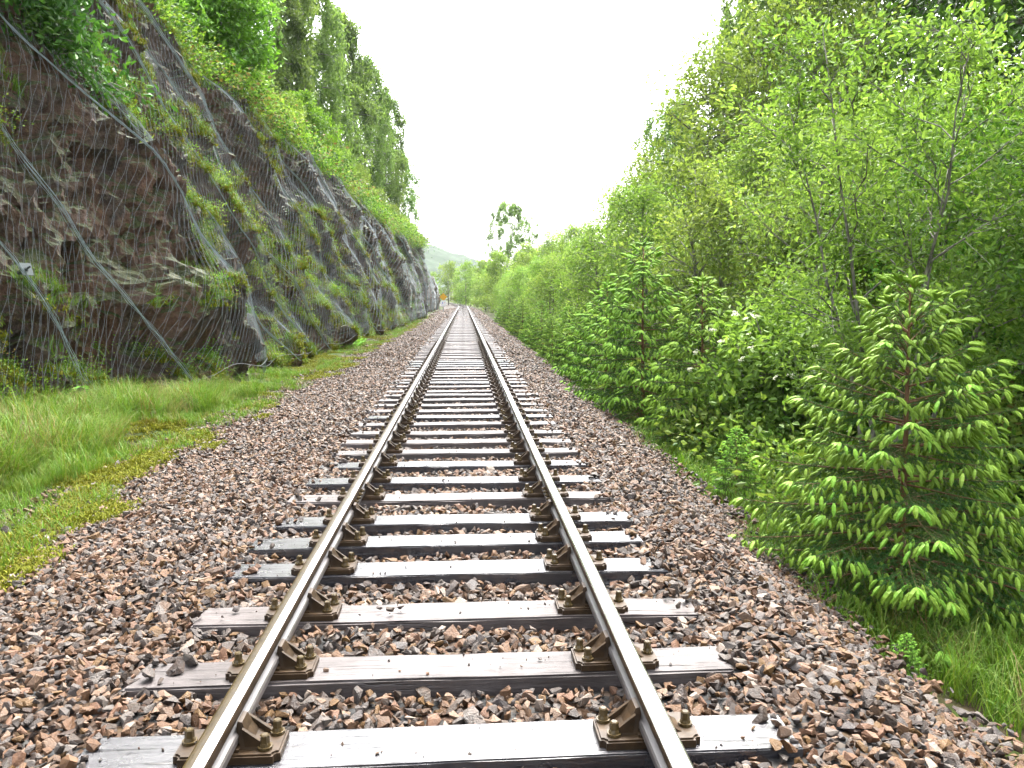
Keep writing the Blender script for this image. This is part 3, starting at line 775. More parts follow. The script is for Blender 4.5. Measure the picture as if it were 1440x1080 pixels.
# ------------------------------------------------------------------ line-side sign
sy_ = 108.0; sx_ = -2.55; sg = float(ground_z(sx_, sy_))
sign = obj('railway_sign', None, label='orange diamond board above a white disc on a lineside post', cat='sign', loc=(sx_, sy_, -.3))
mb = MB(); mb.tube([(0, .05, -.3), (0, .05, 2.55)], .05, 8); mb.build('post', M['post'], sign)
mb = MB(); a = np.arange(4) * math.pi / 2; rr = .50
mb.add(np.concatenate([np.stack([rr * np.cos(a), 0 * a - .02, 2.05 + rr * np.sin(a)], -1), np.stack([rr * np.cos(a), 0 * a + .01, 2.05 + rr * np.sin(a)], -1)]), [np.array([[0, 1, 2, 3], [7, 6, 5, 4], [0, 4, 5, 1], [1, 5, 6, 2], [2, 6, 7, 3], [3, 7, 4, 0]])])
mb.build('warning_board', M['orange'], sign)
def disc(r, y, z, name, m_, parent, x=0, d=.02):
    mb = MB(); mb.tube([(x, y, z), (x, y + d, z)], r, 28); return mb.build(name, m_, parent)
dsc = disc(.42, -.02, 1.25, 'disc_board', M['white'], sign)
mb = MB(); mb.box((-.10, -.026, 1.27), (.11, .006, .20)); mb.build('blue_marking', M['blue'], dsc)
mb = MB(); mb.box((.17, -.026, 1.31), (.07, .006, .11)); mb.build('red_marking', M['red'], dsc)

# ------------------------------------------------------------------ plants: generators
def leaves(mb, P, Dr, L, wid=.55, tint=None, r=None, hexa=False, mat=0, fold=.12):
    n_ = len(P)
    if n_ == 0: return
    Dr = nrm(Dr); side = nrm(np.cross(Dr, r.normal(size=(n_, 3)))); nn = np.cross(side, Dr)
    L = np.broadcast_to(L, n_)[:, None]; w = L * wid
    if tint is None: tint = r.random(n_)
    if hexa:
        V = np.stack([P, P + Dr * L * .28 + side * w * .42 + nn * L * fold, P + Dr * L * .68 + side * w * .38 + nn * L * fold * .7, P + Dr * L - nn * L * .10,
                      P + Dr * L * .68 - side * w * .38 + nn * L * fold * .7, P + Dr * L * .28 - side * w * .42 + nn * L * fold], 1)
        b = np.arange(n_)[:, None] * 6
        F = np.concatenate([b + np.array([[0, 1, 2, 3]]), b + np.array([[0, 3, 4, 5]])])
        mb.add(V.reshape(-1, 3), F, np.repeat(tint, 6), mat)
    else:
        V = np.stack([P, P + Dr * L * .5 + side * w * .5 + nn * L * fold, P + Dr * L, P + Dr * L * .5 - side * w * .5 + nn * L * fold], 1)
        b = np.arange(n_)[:, None] * 4
        mb.add(V.reshape(-1, 3), b + np.array([[0, 1, 2, 3]]), np.repeat(tint, 4), mat)

def ipath(path, t):
    k = len(path) - 1; f = np.clip(np.asarray(t) * k, 0, k - 1e-6); i = f.astype(int); a = (f - i)[..., None]
    return path[i] * (1 - a) + path[i + 1] * a

def gen_tree(seed, H, Rc, bf, n_limb, n_sub, n_leaf, leaf, up=.5, droop=.25, strand=0., shape='round', stems=1, spread=.3, sigma=.22, tr=None, hexa=False, wid=.55, lean=(0, 0), twig_r=.006, gap=0., limb_dir=None):
    """returns list of stem builders and a crown builder (leaves)"""
    r = np.random.default_rng(seed); tr = tr or H * .014
    stem_b = []; lf = MB()
    for st in range(stems):
        sb = MB(); az0 = st * 2 * math.pi / max(stems, 1) + r.uniform(-.4, .4)
        k = 8; t = np.linspace(0, 1, k); hh = H * (1 if stems == 1 else r.uniform(.78, 1.0))
        out = (0 if stems == 1 else spread * r.uniform(.5, 1.1)) * hh
        path = np.stack([np.cos(az0) * out * t ** 1.15 + lean[0] * t, np.sin(az0) * out * t ** 1.15 + lean[1] * t, hh * t], -1)
        path[1:] += np.cumsum(r.normal(0, hh * .012, (k - 1, 3)), 0) * np.array([1, 1, .3])
        if stems > 1: path[:, :2] += np.array([math.cos(az0), math.sin(az0)]) * .05 * Rc
        sb.tube(path, np.interp(t, [0, .05, 1], [tr * 1.25, tr, tr * .12]), 8 if hexa or stems == 1 else 6)
        for q in range(n_limb):
            tt = (q + r.uniform(.1, .9)) / n_limb; t0 = bf + (1 - bf) * tt * .97
            if shape == 'round': pr = math.sqrt(max(.08, 1 - (2 * tt - .85) ** 2 * .8))
            elif shape == 'cone': pr = (1 - tt) * .85 + .12
            elif shape == 'top': pr = .45 + .55 * tt if tt < .75 else 1.0 - (tt - .75) * 1.6
            else: pr = math.sqrt(max(.1, 1 - tt ** 2))
            az = q * 2.4 + r.uniform(-.5, .5) + st
            Lb = Rc * pr * r.uniform(.65, 1.12)
            e = up * (.6 + .9 * tt) + r.uniform(-.15, .15)
            d0 = nrm(np.array([math.cos(az), math.sin(az), e])); o0 = ipath(path, np.array([t0]))[0]
            lt = np.linspace(0, 1, 6)
            lp = o0 + d0 * Lb * lt[:, None] + np.array([0, 0, -droop * Lb]) * (lt ** 2)[:, None]
            lp[1:] += np.cumsum(r.normal(0, Lb * .03, (5, 3)), 0)
            sb.tube(lp, np.interp(lt, [0, 1], [max(twig_r * 1.6, tr * .42 * (1 - .6 * tt)), twig_r]), 5, cap=False)
            ct = r.random() * .5
            for s in range(n_sub):
                if r.random() < gap: continue
                f = r.uniform(.28, 1.0); o1 = ipath(lp, np.array([f]))[0]
                d1 = nrm(d0 * .7 + r.normal(0, .6, 3) + np.array([0, 0, .15])); L1 = Lb * r.uniform(.22, .48) * (1.15 - .5 * f) + .1
                q4 = np.linspace(0, 1, 4)[:, None]; sp = o1 + d1 * L1 * q4 + np.array([0, 0, -.25 * droop * L1]) * q4 ** 2
                sb.tube(sp, [twig_r, twig_r * .8, twig_r * .6, twig_r * .4], 3, cap=False)
                tq = r.random(n_leaf) ** .7
                P = ipath(sp, tq) + r.normal(0, sigma, (n_leaf, 3)) * np.array([1, 1, .75])
                Dd = d1 * .7 + r.normal(0, .6, (n_leaf, 3)) + np.array([0, 0, -.35])
                ti = np.clip(.05 + ct * 1.1 + .3 * r.random() * np.ones(n_leaf) + r.normal(0, .16, n_leaf), 0, 1)
                leaves(lf, P, Dd, leaf * r.uniform(.7, 1.25, n_leaf), wid, ti, r, hexa)
                if strand > 0:
                    ns = r.integers(2, 4)
                    for _ in range(ns):
                        b0 = ipath(sp, np.array([r.uniform(.4, 1)]))[0]; Ls = strand * r.uniform(.4, 1.1); m_ = int(n_leaf * .7)
                        q_ = r.random(m_)[:, None]
                        P = b0 + np.array([d1[0] * .25, d1[1] * .25, -1.0]) * Ls * q_ + r.normal(0, sigma * .35, (m_, 3))
                        leaves(lf, P, np.array([0, 0, -1.0]) + r.normal(0, .45, (m_, 3)), leaf * r.uniform(.7, 1.2, m_), wid, np.clip(ti[0] + r.normal(0, .14, m_), 0, 1), r, hexa)
        stem_b.append(sb)
    return stem_b, lf

def proto(leafm, barkm, multi=False, **kw):
    sb, lf = gen_tree(**kw)
    if not multi:
        t = MB()
        for s in sb:
            for V, T in zip(s.v, s.t): t.v.append(V); t.t.append(T)
            for F, m_ in s.f: t.f.append((F + t.n, m_))
            t.n += s.n
        sb = [t]
    return [s.mesh('trunk', [barkm], True) for s in sb], lf.mesh('crown', [leafm])

def plant(name, pr, x, y, z, label, cat, s=1.0, rz=0., group=None, stemname='trunk', sz=None):
    root = obj(name, None, label=label, cat=cat, group=group, loc=(x, y, z - .06), rot=(0, 0, rz), scale=(s, s, s * (sz or 1)))
    for me in pr[0]: obj(stemname, me, root)
    obj('crown', pr[1], root)
    return root

B, BB = M['bark'], M['bark_birch']
birchA = proto(M['leaf_birch'], BB, seed=1, H=14, Rc=3.0, bf=.18, n_limb=40, n_sub=7, n_leaf=25, leaf=.25, up=.75, droop=.5, strand=1.5, sigma=.22, wid=.5)
birchB = proto(M['leaf_birch'], BB, seed=2, H=14, Rc=3.3, bf=.22, n_limb=38, n_sub=7, n_leaf=25, leaf=.25, up=.65, droop=.6, strand=1.9, sigma=.24, wid=.5)
birchC = proto(M['leaf_birch'], BB, seed=3, H=12, Rc=3.6, bf=.15, n_limb=36, n_sub=7, n_leaf=25, leaf=.20, up=.7, droop=.45, strand=1.2, sigma=.22, wid=.5)
openT = proto(M['leaf_birch'], BB, seed=14, H=17, Rc=4.6, bf=.42, n_limb=36, n_sub=7, n_leaf=22, leaf=.25, up=.35, droop=.3, strand=.7, shape='round', sigma=.32, gap=.12, tr=.16)
farA = proto(M['leaf_feather'], B, seed=5, H=9, Rc=3.4, bf=.1, n_limb=24, n_sub=6, n_leaf=26, leaf=.34, up=.6, droop=.3, sigma=.4)
farB = proto(M['leaf_fresh'], B, seed=6, H=8, Rc=3.2, bf=.06, n_limb=24, n_sub=6, n_leaf=26, leaf=.30, up=.5, droop=.25, sigma=.38, shape='dome')
feaA = proto(M['leaf_feather'], B, seed=7, H=5.4, Rc=1.7, bf=.1, n_limb=30, n_sub=7, n_leaf=24, leaf=.105, up=.75, droop=.3, sigma=.17, stems=2, spread=.12, wid=.5)
feaB = proto(M['leaf_feather'], B, seed=8, H=5.2, Rc=1.9, bf=.08, n_limb=44, n_sub=8, n_leaf=28, leaf=.105, up=.65, droop=.25, sigma=.2, wid=.5)
busA = proto(M['leaf_bright'], B, seed=9, H=3.6, Rc=1.9, bf=.05, n_limb=16, n_sub=8, n_leaf=26, leaf=.17, up=.5, droop=.2, sigma=.17, stems=3, spread=.2, shape='dome', hexa=True)
busB = proto(M['leaf_fresh'], B, seed=10, H=3.2, Rc=1.7, bf=.05, n_limb=15, n_sub=8, n_leaf=24, leaf=.12, up=.45, droop=.2, sigma=.17, stems=3, spread=.25, shape='dome')
busD = proto(M['leaf_deep'], B, seed=12, H=3.0, Rc=1.9, bf=.05, n_limb=18, n_sub=8, n_leaf=28, leaf=.13, up=.35, droop=.35, sigma=.2, stems=3, spread=.25, shape='dome', hexa=True)
oakD = proto(M['leaf_deep'], B, seed=13, H=10, Rc=4.6, bf=.2, n_limb=40, n_sub=9, n_leaf=34, leaf=.20, up=.4, droop=.3, sigma=.36, tr=.18)

gz = lambda x, y: float(ground_z(x, y))
tz = lambda x, y: float(top_z(np.array(float(x)), np.array(float(y))))

# ---- left: trees and bushes above the rock
ORD = ['nearest', 'second nearest', 'third nearest', 'fourth nearest', 'fifth nearest', 'sixth nearest', 'seventh nearest', 'eighth nearest', 'ninth nearest', 'farthest']
GB = 'birches above the rock cutting'
for x, y, s, pr, lab in [(-13.0, 44, 1.2, birchB, 'tall drooping birch above the cutting, behind the bright rounded hazel bush'), (-11.4, 53, 1.25, birchA, 'tall drooping birch whose crown leaves the top of the photo beside the white sky'),
                         (-10.6, 61, 1.15, birchB, 'drooping birch above the cutting, second of the row down from the frame top'), (-9.8, 69, 1.08, birchA, 'drooping birch above the cutting, third of the row down from the frame top'),
                         (-9.0, 77, 1.0, birchB, 'drooping birch above the cutting, fourth of the row down from the frame top'), (-8.0, 85, .92, birchA, 'drooping birch above the cutting, fifth of the row down from the frame top'),
                         (-7.2, 92, .8, birchB, 'lowest drooping birch at the right end of the row on the cutting')]:
    plant('birch_tree', pr, x, y, tz(x, y), lab, 'tree', s, y * 1.7, GB)
for q_, (x, y, s) in enumerate([(-19, 40, 1.1), (-18, 50, 1.05), (-17, 60, 1.0), (-16, 72, .95), (-15, 84, .85), (-13.5, 96, .7)]):
    plant('birch_tree', birchA if int(y) % 8 else birchC, x, y, tz(x, y), ORD[q_] + ' birch of the second row, behind the birches above the cutting', 'tree', s, y, 'birches in the second row above the cutting')
p0 = rock_point(17.6, .62)
plant('overhanging_bush', busD, -8.9, 17.0, p0[2] - .6, 'dark green leafy bush overhanging the rock in the top left corner', 'bush', 1.15, .6)
plant('overhanging_bush', busD, -9.9, 15.6, p0[2] + .4, 'dark leafy bush at the very left edge above the overhanging bush', 'bush', 1.0, 2.6)
plant('hazel_bush', busA, -8.8, 32, tz(-8.8, 32) - .1, 'large bright green rounded hazel bush on the crest of the cutting', 'bush', 1.3, 1)
plant('hazel_bush', busA, -9.0, 48, tz(-9.0, 48) - .2, 'smaller bright green rounded bush halfway down the crest of the cutting', 'bush', 1.05, 3)
for x, y, s, pr, lab in [(-9.6, 24.5, .9, busB, 'light green bush on the crest nearest the dark overhanging bush'), (-10.5, 27.5, 1.0, busB, 'light green bush between the nearest crest bush and the large hazel'),
                         (-9.2, 37.5, .85, busB, 'light green bush just beyond the large rounded hazel on the crest'), (-8.9, 42.5, .8, busB, 'low light green bush before the smaller rounded hazel'),
                         (-8.3, 55, .95, busB, 'light green bush just beyond the smaller rounded hazel'), (-7.9, 60.5, .9, busB, 'light green bush under the third birch of the row'),
                         (-7.2, 67, .85, busB, 'light green bush under the birch trunks where sky shows through'), (-6.6, 74, .75, busB, 'light green bush near the far end of the crest'),
                         (-6.1, 81, .7, busB, 'small light green bush next to last on the crest'), (-5.4, 87, .62, busB, 'small light green bush at the very end of the rock crest')]:
    plant('crest_bush', pr, x, y, tz(x, y) - .15, lab, 'bush', s, y * 2.1, 'light bushes along the crest')

# ---- right: shrubs and trees from near to far
wil = proto(M['leaf_fresh'], B, True, seed=21, H=4.75, Rc=1.15, bf=.3, n_limb=13, n_sub=6, n_leaf=32, leaf=.064, up=.8, droop=.15, sigma=.10, stems=8, spread=.33, tr=.026, hexa=True, wid=.5, twig_r=.004)
plant('willow_shrub', wil, 4.75, 8.7, gz(4.75, 8.7), 'large multi-stemmed willow shrub with grey stems behind the near spruce', 'shrub', 1.1, .4, None, 'stem')
row = proto(M['leaf_rowan'], B, True, seed=22, H=4.4, Rc=1.3, bf=.2, n_limb=13, n_sub=6, n_leaf=28, leaf=.075, up=.6, droop=.25, sigma=.12, stems=6, spread=.3, tr=.022, hexa=True, wid=.48, twig_r=.004)
plant('rowan_shrub', row, 6.5, 8.2, gz(6.5, 8.2), 'leafy rowan shrub at the right edge of the frame', 'shrub', 1.0, 1.4, None, 'stem')
plant('rowan_shrub', row, 5.6, 6.1, gz(5.6, 6.1) - .1, 'lower leafy rowan shrub right behind the near spruce at frame edge', 'shrub', .55, 4.0, None, 'stem')
plant('rowan_shrub', row, 7.0, 11.2, gz(7.0, 11.2), 'leafy rowan shrub up the bank behind the willow shrub', 'shrub', .95, 2.2, None, 'stem')
# elder with cream flowers
elder = proto(M['leaf_fresh'], B, seed=23, H=2.7, Rc=1.35, bf=.05, n_limb=14, n_sub=8, n_leaf=22, leaf=.12, up=.4, droop=.25, sigma=.15, stems=4, spread=.25, shape='dome', hexa=True)
el = plant('elder_bush', elder, 4.75, 11.6, gz(4.75, 11.6), 'green elder bush dotted with cream flower heads behind the middle spruces', 'bush', 1.0, .2)
er = np.random.default_rng(8)
fm = []
for v_ in range(3):
    mb = MB(); k = 46; a_ = er.uniform(0, 6.28, k); rr = np.sqrt(er.random(k)) * .06
    leaves(mb, np.stack([rr * np.cos(a_), rr * np.sin(a_), .02 - 3 * rr ** 2 + er.normal(0, .006, k)], -1), er.normal(0, 1, (k, 3)), .020, .9, None, er); fm.append(mb.mesh('flower_head', [M['flower']]))
for k in range(26):
    th = er.uniform(2.2, 5.6); ph = er.uniform(.1, 1.2); r_ = 1.45
    obj('flower_head', fm[k % 3], el, loc=(r_ * math.cos(th) * math.cos(ph), r_ * math.sin(th) * math.cos(ph), 1.2 + r_ * math.sin(ph) * .95), rot=(er.normal() * .4, er.normal() * .4, 0), scale=er.uniform(.7, 1.1))
for x, y, s, pr, lab in [(5.0, 16.3, .95, feaA, 'feathery light green young tree behind the tallest middle spruce'), (4.7, 21.5, 1.0, feaB, 'feathery light green young tree standing against the white sky edge'),
                         (6.4, 14.2, .9, feaB, 'feathery light green young tree behind the elder bush'), (6.6, 18.5, 1.05, feaA, 'slender feathery young tree on the bank above the middle spruces'),
                         (4.6, 27.5, .92, feaA, 'feathery young tree just left of the one against the sky'), (4.8, 33, .9, feaB, 'rounded light green young tree beside the bend of the ballast edge'),
                         (8.5, 28, 1.62, feaB, 'tall light green tree below the large drooping birch against the sky'), (7.6, 35, 1.3, feaA, 'light green tree left of the tall light one, against the sky'), (9.4, 24, 1.75, feaA, 'tall light green tree right below the large drooping birch'), (4.4, 40, .85, feaA, 'narrow light green young tree right of the open-crowned tree')]:
    plant('young_tree', pr, x, y, gz(x, y), lab, 'tree', s, y * 1.3, 'light green young trees by the ballast')
for q_, (x, y, s, pr) in enumerate([(4.7, 47, .85, feaB), (6.8, 50, 1.1, feaB), (5.0, 55, .95, feaA), (7.0, 60, 1.15, feaA), (4.6, 63, .9, feaB), (7.2, 70, 1.1, feaB), (5.2, 72, 1.0, feaA), (4.6, 80, .85, feaB), (5.0, 90, .95, feaB), (4.6, 100, .9, feaA)]):
    plant('young_tree', pr, x, y, gz(x, y), ORD[q_] + ' small light green tree of the far row right of the track', 'tree', s, y, 'small trees in the far right row')
for x, y, s, pr, lab in [(8.2, 13.5, 1.1, busA, 'bright bush low on the right bank between rowan and outcrop'), (7.8, 17, 1.1, busB, 'bright bush below the rock outcrop on the right bank'), (8.0, 21.5, 1.15, busB, 'bushy shrub on the right bank left of the outcrop'),
                         (7.6, 26.5, 1.2, busA, 'bright rounded bush on the right bank under the pale birch'), (7.2, 32, 1.1, busB, 'bushy shrub lower on the right bank near the sky edge'), (9.6, 10.5, 1.1, busB, 'bushy shrub high at the right edge in front of dark rock'),
                         (7.6, 8.9, .8, busA, 'bright leafy bush behind the rowan at the right edge'), (10.4, 17, 1.2, busB, 'bushy shrub on top of the rock outcrop'), (11, 23, 1.3, busA, 'bright bush on the upper right bank below the birches')]:
    plant('bank_bush', pr, x, y, gz(x, y), lab, 'bush', s, y * 1.1, 'bushes on the right bank')
for x, y, s, pr, lab in [(11.4, 31, .98, birchC, 'large drooping birch on the right bank, its left edge against the sky'), (15.5, 27, 1.15, birchC, 'drooping birch high on the right bank, cut by the frame top'), (10.3, 40, .70, birchC, 'smaller birch with a loose tip standing out against the sky'),
                         (14.2, 38, 1.05, birchB, 'tall birch behind the large drooping birch on the right bank'), (9.4, 50, .48, birchC, 'small birch above the row of young trees'), (13.4, 50, .68, birchB, 'birch farther off on the right bank behind the smaller birch'), (18, 36, 1.1, birchA, 'birch highest on the right bank near the frame top')]:
    plant('birch_tree', pr, x, y, gz(x, y), lab, 'tree', s, y * 2.3, 'birches on the right bank')
for x, y, s, lab in [(19, 17, 1.1, 'dark tree farthest up the right bank behind the corner tree'), (20, 25, 1.1, 'dark tree farthest up the right bank behind the oak'), (17.5, 12, 1.0, 'dark tree far up the bank beyond the right frame edge'), (23, 33, 1.1, 'dark tree on the skyline behind the right bank birches')]:
    plant('oak_tree', oakD, x, y, gz(x, y) - .8, lab, 'tree', s, y)
plant('oak_tree', oakD, 12.4, 15.5, gz(12.4, 15.5), 'dark green tree filling the top right corner above the rock', 'tree', .95, 1.0)
plant('oak_tree', oakD, 14.5, 21, gz(14.5, 21), 'dark green tree left of the top right corner tree', 'tree', .95, 2.5)
plant('oak_tree', oakD, 12.2, 10.2, gz(12.2, 10.2) - 1, 'dark green tree overhanging the right edge of the frame', 'tree', .8, 4.0)

# ---- the far end
for x, y, s, pr, lab in [(9.5, 118, .95, farA, 'green tree in front of the tall open-crowned tree, to its right'), (4.8, 138, .9, farB, 'rounded green tree at the left foot of the tall open-crowned tree'), (4.2, 155, 1.0, farA, 'green tree between the bend and the tall open-crowned tree'),
                         (8.5, 105, .85, farB, 'rounded green tree right of the tall tree, nearest of the far wood'), (0.5, 178, 1.05, farA, 'tall pale green tree just right of where the rails vanish')]:
    plant('distant_tree', pr, x, y, gz(x, y), lab, 'tree', s, y, 'trees closing the far end of the track')
plant('tall_open_tree', openT, 7.0, 128, gz(7.0, 128), 'tall open-crowned tree standing alone against the white sky', 'tree', 1.0, .8)
for x, y, s, pr, lab in [(-3.5, 196, 1.1, farA, 'pale green tree closing the view where the track bends away'), (1.5, 190, .95, farB, 'rounded green tree just right of the bend in the track'), (5.5, 170, 1.0, farA, 'green tree left of the tall open-crowned tree'),
                         (11.5, 140, 1.05, farB, 'broad green tree right behind the tall open-crowned tree'), (-9, 215, 1.0, farB, 'green tree behind the lineside sign')]:
    plant('distant_tree', pr, x, y, gz(x, y), lab, 'tree', s, y, 'trees closing the far end of the track')
fr = np.random.default_rng(31)
for k in range(34):
    y = fr.uniform(105, 260); x = float(cx(y)) + fr.uniform(5.2, 24) if fr.random() < .7 else float(cx(y)) + fr.uniform(5, 9)
    if abs(x - 7) < 2.5 and abs(y - 128) < 5: x += 6
    plant('distant_tree', (farA, farB)[k % 2], x, y, gz(x, y), 'green tree within the dense far wood right of the bend', 'tree', fr.uniform(.55, .95), k, 'trees of the far wood')

# ------------------------------------------------------------------ spruces
def shoot_mesh(seed, n_need, L, rad, low=False):
    r = np.random.default_rng(seed); mb = MB(); k = 4
    t = np.linspace(0, 1, k); path = np.stack([t * L, 0 * t, -.30 * L * t ** 2], -1)
    mb.tube(path, rad * (np.array([.35, .62, .55, .12]) if low else np.array([.4, .72, .66, .2])), 4 if low else 5, tint=.4, cap=False)
    if n_need:
        q = r.random(n_need); a = r.uniform(0, 6.28, n_need); b = np.stack([q * L, 0 * q, -.30 * L * q ** 2], -1)
        d = nrm(np.stack([np.full(n_need, 1.15), np.cos(a), np.sin(a)], -1)); s = nrm(np.cross(d, [0.3, 1, .2])); ln = rad * 1.15 * (1.05 - .5 * np.abs(q - .4)); w = rad * .16
        V = np.stack([b - s * w, b + s * w, b + d * ln[:, None]], 1)
        mb.add(V.reshape(-1, 3), np.arange(n_need * 3).reshape(-1, 3), np.repeat(np.clip(.55 + r.normal(0, .2, n_need), 0, 1), 3))
    return mb
SHOOTS = [shoot_mesh(400 + k, 64, 1.0, .23).mesh('new_shoot', [M['shoot']], False) for k in range(3)]
low_shoot = shoot_mesh(410, 10, 1.0, .26, True)
LSV, LSF = np.concatenate(low_shoot.v), [F for F, m_ in low_shoot.f]
hi_shoot = shoot_mesh(411, 44, 1.0, .23)
HSV, HSF4 = np.concatenate(hi_shoot.v), [F for F, m_ in hi_shoot.f]

def needles(mb, path, dens, ln, w, r, tint0=.5):
    seg = np.linalg.norm(np.diff(path, axis=0), axis=1).sum(); n_ = max(4, int(seg * dens))
    t = r.random(n_); b = ipath(path, t); ax = nrm(path[-1] - path[0])
    d = nrm(r.normal(0, 1, (n_, 3)) + ax * 1.0 + np.array([0, 0, .25])); s = nrm(np.cross(d, r.normal(0, 1, (n_, 3))))
    L = ln * r.uniform(.7, 1.2, n_)[:, None]
    V = np.stack([b - s * w, b + s * w, b + d * L], 1)
    mb.add(V.reshape(-1, 3), np.arange(n_ * 3).reshape(-1, 3), np.repeat(np.clip(tint0 + r.normal(0, .22, n_), 0, 1), 3), 1)

def gen_spruce(seed, H, Rb, whorls, per, dens, nl, nw, shoot_len, twig_step, zlo=.06, n_tip=3):
    r = np.random.default_rng(seed)
    tr = MB(); t = np.linspace(0, 1, 9); tp = np.stack([.02 * np.sin(t * 5) * H * .3, .015 * np.cos(t * 4) * H * .3, H * t], -1)
    tr.tube(tp, np.interp(t, [0, 1], [.012 * H + .006, .005]), 8)
    branches = []; shoots = []     # shoots: (pos, dir, len)
    for wv in range(whorls):
        zf = zlo + (1 - zlo) * (wv + .3) / whorls
        for b in range(per + (1 if wv % 2 else 0)):
            z = zf + r.normal(0, .012); z = min(z, .965)
            if z > .9 and b > 3: continue
            az = b * 2 * math.pi / per + wv * .7 + r.uniform(-.25, .25)
            L = (Rb * (1 - z) ** .78 * r.uniform(.78, 1.1) + .05)
            e = np.interp(z, [0, .5, 1], [-.12, .12, .9])
            d = nrm(np.array([math.cos(az), math.sin(az), e])); lt = np.linspace(0, 1, 7)
            o = ipath(tp, np.array([z]))[0]
            p = o + d * L * lt[:, None] + np.array([0, 0, 1.0]) * (L * (-.16 * lt ** 1.3 + .10 * lt ** 3))[:, None] * (1 if z < .85 else 0)
            mb = MB(); mb.tube(p, np.interp(lt, [0, 1], [.004 + .006 * L, .002]), 5, mat=0, cap=False)
            needles(mb, p[1:], dens, nl, nw, r)
            side = nrm(np.cross(d, [0, 0, 1.0]))
            nt_ = max(2, int(L / twig_step)); sgn = 1
            for q in range(nt_):
                f = .22 + .76 * (q + r.random() * .6) / nt_; sgn = -sgn
                b0 = ipath(p, np.array([f]))[0]; Lt = max(.05, L * .46 * (1.08 - f) * r.uniform(.7, 1.2))
                d2 = nrm(d * .75 + side * sgn * .85 + np.array([0, 0, r.normal(-.12, .12)]))
                q5 = np.linspace(0, 1, 4)[:, None]; tp2 = b0 + d2 * Lt * q5 + np.array([0, 0, -.28 * Lt]) * q5 ** 2
                mb.tube(tp2, [.0028, .0024, .002, .0014], 3, mat=0, cap=False)
                needles(mb, tp2, dens, nl, nw, r)
                shoots.append((tp2[-1], nrm(d2 + [0, 0, -.5]), shoot_len * r.uniform(.75, 1.2)))
                if Lt > .09:
                    for s3 in (-1, 1):
                        if r.random() < .85:
                            g = r.uniform(.35, .8); b3 = ipath(tp2, np.array([g]))[0]; d3 = nrm(d2 * .8 + np.cross(d2, [0, 0, 1.0]) * s3 * .7 + [0, 0, -.3])
                            if Lt > .16:
                                tp3 = b3 + d3 * Lt * .35 * q5; needles(mb, tp3, dens, nl, nw, r); b3 = tp3[-1]
                            shoots.append((b3, nrm(d3 + [0, 0, -.5]), shoot_len * r.uniform(.6, 1.0)))
            for s3 in range(n_tip):
                dd = nrm(d + side * (s3 - (n_tip - 1) / 2) * .6 + [0, 0, -.25 if z < .85 else .3]); shoots.append((p[-1], dd, shoot_len * r.uniform(.9, 1.35)))
            branches.append(mb)
    for k in range(4): shoots.append((tp[-1], nrm(np.array([math.cos(k * 1.6) * .8, math.sin(k * 1.6) * .8, .55])), shoot_len * 1.3))
    shoots.append((tp[-1], np.array([0, .05, 1.0]), shoot_len * 1.1))
    return tr, branches, shoots
def basis(d):
    x = nrm(d); y = nrm(np.cross([0, 0, 1.0], x) + 1e-6); return np.stack([x, y, np.cross(x, y)], 1)
def shoots_joined(sh, hi, r):
    mb = MB()
    for P, d, L in sh:
        Bm = basis(d)
        if hi: mb.add((HSV * L) @ Bm.T + P, HSF4, float(np.clip(.5 + r.normal(0, .2), 0, 1)))
        else: mb.add((LSV * L) @ Bm.T + P, LSF, float(np.clip(.5 + r.normal(0, .25), 0, 1)))
    return mb

# the near spruce, every branch and the shoots that show largest as parts
x, y = 3.42, 6.0; z0 = gz(x, y) - .05
tr_, br_, sh_ = gen_spruce(501, 1.74 - z0, 1.5, 13, 8, 900, .020, .0016, .088, .058, zlo=.05)
spr = obj('spruce_tree', None, label='near young spruce with drooping pale green shoots beside the ballast', cat='tree', loc=(x, y, z0))
tr_.build('trunk', M['bark_spruce'], spr, True)
for b in br_: b.build('branch', [M['bark_spruce'], M['needle']], spr)
sr = np.random.default_rng(6)
cd = np.array([(P + (x, y, z0) - CAM) for P, d, L in sh_]); facing = -np.array([P[0] * .5 + P[1] for P, d, L in sh_])
order = np.argsort(np.linalg.norm(cd, axis=1) - .15 * np.array([L for P, d, L in sh_]))
for k in order[:300]:
    P, d, L = sh_[k]; o = obj('new_shoot', SHOOTS[k % 3], spr, loc=tuple(P), scale=float(L)); o.rotation_euler = Matrix(basis(d).tolist()).to_euler()
shoots_joined([sh_[k] for k in order[300:]], True, sr).build('new_shoots', M['shoot'], spr, kind='stuff')

def spruce_proto(seed, H, Rb, whorls, per):
    t_, b_, s_ = gen_spruce(seed, H, Rb, whorls, per, 300, .034, .0042, .125, .085, n_tip=3)
    cr = MB()
    for b in b_:
        for V, T in zip(b.v, b.t): cr.v.append(V); cr.t.append(T)
        for F, m_ in b.f: cr.f.append((F + cr.n, m_))
        cr.n += b.n
    return [t_.mesh('trunk', [M['bark_spruce']], True), cr.mesh('crown', [M['bark_spruce'], M['needle']]), shoots_joined(s_, False, np.random.default_rng(seed)).mesh('new_growth', [M['shoot']])]
SPA, SPB = spruce_proto(511, 2.8, 1.35, 11, 6), spruce_proto(512, 3.2, 1.45, 12, 6)
def spruce(pr, x, y, s, lab, rz, grp=None):
    root = obj('spruce_tree', None, label=lab, cat='tree', group=grp, loc=(x, y, gz(x, y) - .05), rot=(0, 0, rz), scale=s)
    for nm, me in zip(('trunk', 'crown', 'new_growth'), pr): obj(nm, me, root)
